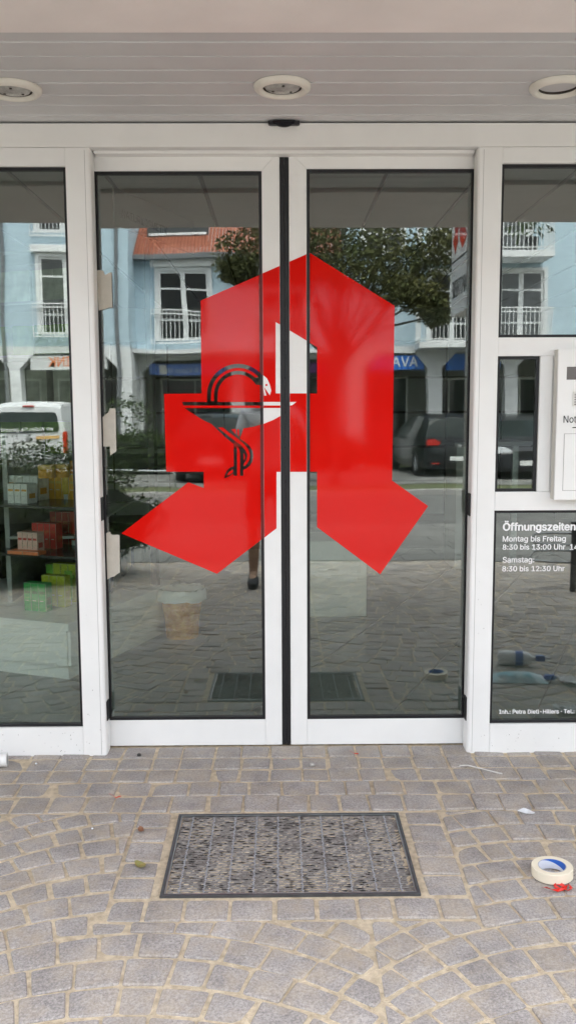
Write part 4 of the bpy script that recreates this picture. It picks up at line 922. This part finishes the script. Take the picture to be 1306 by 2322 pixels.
t = thing('hoop_rail', 'low bent tube guard rail in front of the hedge', 'rail', (-3.3, -15.3, GZ)); MB().tube([(-1.4, 0, -.1), (-1.4, 0, .28), (-1.33, 0, .35), (1.0, 0, .35), (1.07, 0, .28), (1.07, 0, -.1)], .022, 8).build('tube', chrome, t)

# ------------------------------------------------------------------ vehicles
tyre_m = mat('tyre', (.02, .02, .021), .8); rim_m = mat('alloy_rim', (.55, .56, .58), .3, metal=.9); plate_m = mat('number_plate', (.72, .73, .72), .4); tail_m = mat('tail_lamp', (.50, .02, .015), .15); head_m = mat('head_lamp', (.66, .69, .72), .12)
def vehicle(name, label, loc, rz, paint, st, hw, belt, roofw, rearwin, sidewin, frontwin, wheels, wr, van=False):
    """local y = 0 at the rear (towards +y), nose at -y"""
    t = thing(name, label, 'van' if van else 'car', loc, rz, 'vehicles parked across the street')
    zb = .20; rings = []
    for y, zt, ws in st:
        b = min(belt, zt-.06); R_ = []
        for f in (0, .12, .45, .8, 1.0): z = zb+(b-zb)*f; R_.append((hw*ws*(.93 if f == 0 else (.99 if f in (.12, 1.0) else 1.0)), z))
        top = max(zt-b, .02); up_ = min(1, top/.45)
        for f in (.12, .45, .8, .95): R_.append((hw*ws*(1-(1-roofw)*up_*f**1.15), b+top*f*.98))
        R_.append((hw*ws*(1-(1-roofw)*up_)*.72, zt)); rings.append([(-x, y, z) for x, z in R_]+[(0, y, zt+.012)]+[(x, y, z) for x, z in R_[::-1]])
    n = len(rings[0]); V_ = [v for r in rings for v in r]; body, gl = [], []
    N = len(st)
    for i in range(N-1):
        for k in range(n-1):
            f = (i*n+k, i*n+k+1, (i+1)*n+k+1, (i+1)*n+k); c = sum((Vector(V_[q]) for q in f), Vector())/4
            lvl = min(k, n-2-k)                    # 0..4 lower, 5..7 glass band, 8.. roof
            g_ = (sidewin[0] < i < sidewin[1] and 5 <= lvl <= 7) or (i in rearwin and 6 <= lvl) or (i in frontwin and 5 <= lvl)
            (gl if g_ else body).append(f)
    body += [tuple(range(n)), tuple((N-1)*n+q for q in range(n-1, -1, -1)), ]
    for i in range(N-1): body.append((i*n, (i+1)*n, (i+1)*n+n-1, i*n+n-1))
    MB().add(V_, body).build('body', paint, t, smooth=True); MB().add(V_, gl).build('windows', mat('car_glass', (.016, .022, .022), .05, ior=1.25), t, smooth=True)
    tm = None
    for y in wheels:
        for s_ in (-1, 1):
            o = MB().lathe([(wr*.62, -.09), (wr*.95, -.1), (wr, -.075), (wr, .075), (wr*.95, .1), (wr*.62, .09)], (0, 0, 0), 28, axis='x', close=False).build('wheel', tyre_m, t, smooth=True); o.location = (s_*(hw-.085), y, wr)
            g = MB().lathe([(wr*.63, .055), (wr*.6, .07), (wr*.55, .05)], (0, 0, 0), 28, axis='x', close=False)
            for q in range(5):
                a = 2*pi*q/5; g.tube([(.06, 0, 0), (.065, wr*.58*cos(a), wr*.58*sin(a))], [.045, .03], 6)
            r_ = g.build('rim', rim_m, o); r_.rotation_euler = (0, 0, 0 if s_ > 0 else pi)
            MB().lathe([(.0001, -.11), (wr*1.13, -.11), (wr*1.13, .101), (.0001, .101)], (0, 0, 0), 24, axis='x', close=False).build('wheel_arch', mat('arch_black', (.008, .008, .008), .9), o) if False else None
    return t
black_p = mat('black_car_paint', (.012, .013, .016), .14, ior=1.35); dark_p = mat('dark_grey_car_paint', (.03, .032, .037), .16, ior=1.35); white_p = mat('white_van_paint', (.58, .59, .60), .3)
HST = [(0.0, .62, .86), (-.03, .86, .93), (-.07, 1.0, .97), (-.15, 1.18, .985), (-.27, 1.40, .99), (-.50, 1.48, 1.0), (-1.4, 1.52, 1.0), (-2.0, 1.46, 1.0), (-2.35, 1.36, 1.0), (-2.8, 1.10, 1.0), (-3.0, .97, .99), (-3.5, .90, .96), (-3.85, .78, .90), (-4.02, .60, .80)]
def hatch(label, loc, rz, paint):
    t = vehicle('parked_car', label, loc, rz, paint, HST, .87, .93, .77, (2, 3), (3, 8), (8, 9), (-.72, -3.2), .31)
    for s_ in (-1, 1):
        MB().prism([(s_*.80, .80), (s_*.50, .80), (s_*.46, .88), (s_*.60, .96), (s_*.80, .95)], -.16, .012).build('tail_light', tail_m, t, bevel=.015)
        MB().prism([(s_*.74, .60), (s_*.42, .58), (s_*.40, .66), (s_*.60, .76), (s_*.76, .76)], -3.99, -3.70).build('headlight', head_m, t, bevel=.015)
        box('mirror', (s_*.97-.08, -2.5, .93), (s_*.97+.08, -2.36, 1.07), paint, t, .03)
    box('bumper', (-.74, -.06, .30), (.74, .05, .56), paint, t, .04); box('number_plate', (-.26, .0505, .42), (.26, .06, .53), plate_m, t); box('front_bumper', (-.68, -4.09, .24), (.68, -3.9, .52), paint, t, .05); box('front_plate', (-.26, -4.1, .34), (.26, -4.091, .45), plate_m, t); box('grille', (-.4, -4.05, .56), (.4, -3.96, .66), black, t, .01)
    box('badge', (-.05, -.03, .76), (.05, .012, .84), rim_m, t, .02); box('rear_bumper_lights', (-.68, .0505, .33), (-.5, .058, .36), tail_m, t)
    return t
hatch('black hatchback seen from its red tail light corner, under the right of the tree', (4.20, -17.0, GZ), radians(-7), black_p)
hatch('dark grey car parked nose towards the road at the far right', (5.95, -20.6, GZ), radians(180+4), dark_p)
hatch('black hatchback parked left of the tree, before the blue violet sign', (-1.55, -16.4, GZ), radians(2), black_p)
VST = [(0.0, .72, .95), (-.02, 1.02, .985), (-.06, 1.35, .985), (-.14, 1.72, .98), (-.30, 1.82, .985), (-1.0, 1.85, 1), (-2.0, 1.85, 1), (-2.5, 1.80, 1), (-2.9, 1.56, 1), (-3.35, 1.18, 1), (-3.5, 1.08, .99), (-4.0, .98, .96), (-4.3, .82, .9), (-4.42, .6, .82)]
vn = vehicle('parked_van', 'white delivery van seen from behind with lettering under its rear window', (-5.85, -17.2, GZ), radians(-2), white_p, VST, .89, 1.05, .84, (), (20, 21), (8, 9), (-.8, -3.45), .32, True)
def vy(z): return (-.02-(z-1.02)/.33*.04 if z < 1.35 else -.06-(z-1.35)/.37*.08)
P = [(-.70, 1.12), (-.72, 1.20), (-.70, 1.35), (-.66, 1.52), (-.60, 1.60), (.60, 1.60), (.66, 1.52), (.70, 1.35), (.72, 1.20), (.70, 1.12)]
vs = [(x, vy(z)+.022, z) for x, z in P]+[(x, vy(z)-.02, z) for x, z in P]; n = len(P); md = [(0, vy(z)+.022, z) for z in (1.12, 1.20, 1.35, 1.52, 1.60)]; vs += md; K = 2*n
MB().add(vs, [(k, k+1, K+k+1, K+k) for k in range(4)]+[(K+k, K+k+1, 8-k, 9-k) for k in range(4)]+[(i, (i+1) % n, (i+1) % n+n, i+n) for i in range(n)]).build('rear_window', mat('car_glass', (.02, .02, .02)), vn)
text('lettering', 'wir Wollen Sie gesund', (.60, .010, 1.155), 1.2, letw, vn, rz=pi, bold=.01)
for s_ in (-1, 1): box('tail_light', (s_*.86-.05, -.10, .62), (s_*.86+.05, .004, 1.12), tail_m, vn, .015)
box('brake_light', (-.14, -.145, 1.72), (.14, -.09, 1.76), tail_m, vn, .01); box('number_plate', (-.26, .016, .78), (.26, .024, .89), plate_m, vn); box('plate_recess', (-.36, .0, .74), (.36, .0155, .93), mat('van_shadow_grey', (.35, .35, .34), .5), vn)
box('bumper', (-.86, -.1, .30), (.86, .07, .52), mat('bumper_grey', (.30, .30, .31), .5), vn, .03)
MB().lathe([(.0001, .035), (.055, .033), (.06, .015)], (0, 0, .99), 20, axis='y', close=False).build('badge', rim_m, vn)
box('decal_strip', (.2, .0155, .96), (.74, .0175, 1.03), mat('van_decal', (.70, .42, .16), .4), vn)

# ------------------------------------------------------------------ projecting pharmacy sign above the pavement
ps = thing('projecting_sign', 'white lit-box pharmacy sign with red emblem projecting over the pavement', 'sign', (1.30, -2.0, 2.03))
box('case', (-.06, -.95, 0), (.06, -.38, 1.35), mat('sign_white', (.72, .73, .74), .35), ps, .004); box('arm', (-.02, -.38, .95), (.02, .35, 1.0), wallg, ps); box('arm', (-.02, -.38, 1.2), (.02, .35, 1.25), wallg, ps)
xs = [p[0] for p in XZ[0]]; zs = [p[1] for p in XZ[0]]; sc = .46/(max(xs)-min(xs)); cx_, cz_ = (max(xs)+min(xs))/2, min(zs)
for sd_ in (-1, 1):
    me = fill_curve([[((x-cx_)*sc, (z-cz_)*sc) for x, z in XZ[k]] for k in (0, 1)]); me.materials.clear(); me.materials.append(red)
    o = link('emblem', me, ps); o.location = (sd_*.0615, -.665, .42); o.rotation_euler = (pi/2, 0, sd_*pi/2)
    box('rule', (sd_*.0612-.001, -.92, .37), (sd_*.0612+.001, -.41, .382), letk, ps)
    text('lettering', 'APOTHEKE', (sd_*.0608, -.665-sd_*.235, .12), .47, letk, ps, rz=sd_*pi/2, bold=.01, height=.12)

# ------------------------------------------------------------------ the person taking the picture
skin_m = mat('skin', (.42, .26, .18), .55, var=.05, scale=10); shirt_m = mat('white_shirt', (.72, .74, .80), .8, var=.04, scale=6, bump=.4, bscale=14); short_m = mat('dark_shorts', (.05, .045, .04), .85, bump=.3, bscale=20); shoe_m = mat('dark_shoe', (.025, .025, .028), .6); hair_m = mat('dark_hair', (.03, .022, .015), .7, bump=.8, bscale=80)
PX, PY, PZ = -.08, -3.80, gz(-3.75)
pe = thing('person', 'person in white short sleeved shirt and dark shorts holding up a phone', 'person', (PX, PY, PZ)); pe.scale = (1.03, 1.0, 1.04)
def skinned(name, V_, E_, R_, m_, par, root=0, sub=2):
    me = bpy.data.meshes.new(name); me.from_pydata(V_, E_, []); o = link(name, me, par); me.materials.append(m_)
    o.modifiers.new('skin', 'SKIN'); 
    for i, r in enumerate(R_): me.skin_vertices[0].data[i].radius = r if isinstance(r, tuple) else (r, r); me.skin_vertices[0].data[i].use_root = (i == root)
    sb = o.modifiers.new('sub', 'SUBSURF'); sb.levels = sub; sb.render_levels = sub
    dg = bpy.context.evaluated_depsgraph_get(); m2 = bpy.data.meshes.new_from_object(o.evaluated_get(dg)); o.modifiers.clear(); o.data = m2
    for p in m2.polygons: p.use_smooth = True
    m2.materials.clear(); m2.materials.append(m_); return o
LX = -.136; RX = .13
BV = [(0, 0, .90), (0, .01, 1.05), (0, .02, 1.22), (0, .0, 1.36), (0, .015, 1.44), (0, .03, 1.50), (0, .045, 1.585), (0, .04, 1.66),
      (-.10, 0, .84), (LX, .02, .47), (LX, -.02, .10), (LX-.005, .14, .035), (.10, 0, .84), (RX, .02, .47), (RX, -.02, .10), (RX+.005, .14, .035),
      (-.19, 0, 1.37), (-.235, .03, 1.14), (-.055, .17, 1.30), (.19, 0, 1.37), (.285, .04, 1.14), (.215, .20, 1.30), (.02, .205, 1.345), (.165, .245, 1.345)]
BE = [(0, 1), (1, 2), (2, 3), (3, 4), (4, 5), (5, 6), (6, 7), (0, 8), (8, 9), (9, 10), (10, 11), (0, 12), (12, 13), (13, 14), (14, 15), (3, 16), (16, 17), (17, 18), (18, 22), (3, 19), (19, 20), (20, 21), (21, 23)]
BR = [(.15, .10), (.13, .09), (.155, .10), (.13, .085), (.055, .055), (.058, .06), (.075, .09), (.055, .065), .082, .056, .036, .03, .082, .056, .036, .03, .055, .04, .026, .055, .04, .026, (.036, .018), (.036, .018)]
skinned('body', BV, BE, BR, skin_m, pe)
sv = [(0, 0, .87), (0, .01, 1.05), (0, .02, 1.22), (0, .0, 1.35), (-.19, 0, 1.37), (-.232, .025, 1.19), (.19, 0, 1.37), (.272, .03, 1.19), (0, .008, 1.42)]
skinned('shirt', sv, [(0, 1), (1, 2), (2, 3), (3, 4), (4, 5), (3, 6), (6, 7), (3, 8)], [(.175, .125), (.152, .112), (.175, .122), (.15, .105), .074, .068, .074, .068, .07], shirt_m, pe)
skinned('shorts', [(0, 0, .90), (-.10, 0, .82), (LX, .015, .50), (.10, 0, .82), (RX, .015, .50)], [(0, 1), (1, 2), (0, 3), (3, 4)], [(.16, .115), .10, .085, .10, .085], short_m, pe)
for sx in (LX, RX):
    skinned('sock', [(sx, -.02, .10), (sx, -.018, .17)], [(0, 1)], [.044, .043], letw, pe, sub=1)
    skinned('shoe', [(sx, -.055, .045), (sx, .03, .05), (sx, .13, .038), (sx, .205, .03)], [(0, 1), (1, 2), (2, 3)], [(.043, .045), (.045, .05), (.05, .038), (.036, .028)], shoe_m, pe)
skinned('hair', [(0, .01, 1.66), (0, .03, 1.70), (0, -.01, 1.61)], [(0, 1), (0, 2)], [(.088, .10), (.07, .08), (.075, .06)], hair_m, pe)
skinned('nose', [(0, .135, 1.60), (0, .15, 1.57)], [(0, 1)], [.011, .015], skin_m, pe, sub=1)
for s_ in (-1, 1):
    o = MB().lathe([(.0001, -.011), (.009, -.006), (.011, 0), (.009, .006), (.0001, .011)], (s_*.032, .128, 1.615), 12, axis='y', close=False).build('eye', mat('eye_dark', (.05, .045, .04), .2), pe, smooth=True)
    skinned('ear', [(s_*.083, .03, 1.60), (s_*.088, .025, 1.63)], [(0, 1)], [.012, .016], skin_m, pe, sub=1)
    hx_ = .02 if s_ < 0 else .165
    for k in range(4):                             # fingers curl round the phone edge
        z = 1.375-k*.020; skinned('finger', [(hx_+(-.0)*s_, .235-.005*k, z), (hx_-s_*.004, .268, z+.003), (hx_-s_*.012, .283-.002*(k == 3), z+.004), (hx_-s_*.028, .286, z+.003)], [(0, 1), (1, 2), (2, 3)], [.009, .0085, .008, .007], skin_m, pe, sub=1)
    skinned('thumb', [(hx_, .225, 1.315), (hx_-s_*.016, .245, 1.335), (hx_-s_*.028, .262, 1.352)], [(0, 1), (1, 2)], [.011, .010, .008], skin_m, pe, sub=1)
MB().lathe([(.030, -.012), (.033, -.012), (.033, .012), (.030, .012)], (0, 0, 0), 20, axis='x', close=False).build('wrist_watch', black, pe, loc=(-.035, .178, 1.305))
box('mouth', (-.022, .118, 1.533), (.022, .126, 1.539), mat('lips', (.32, .12, .10), .5), pe, .002)
ph = thing('smartphone', 'dark smartphone held upright in both hands', 'phone', (PX+.0925, PY+.275, PZ+1.32))
ph.location = (.014, -3.513, 1.30); box('case', (-.036, 0, 0), (.036, .009, .138), black, ph, .002); box('screen', (-.033, -.0006, .006), (.033, -.0001, .132), dglass, ph)
MB().lathe([(.0001, .0095), (.005, .0095), (.006, .0092)], (-.014, 0, .065), 16, axis='y', close=False).build('camera_lens', dglass, ph)
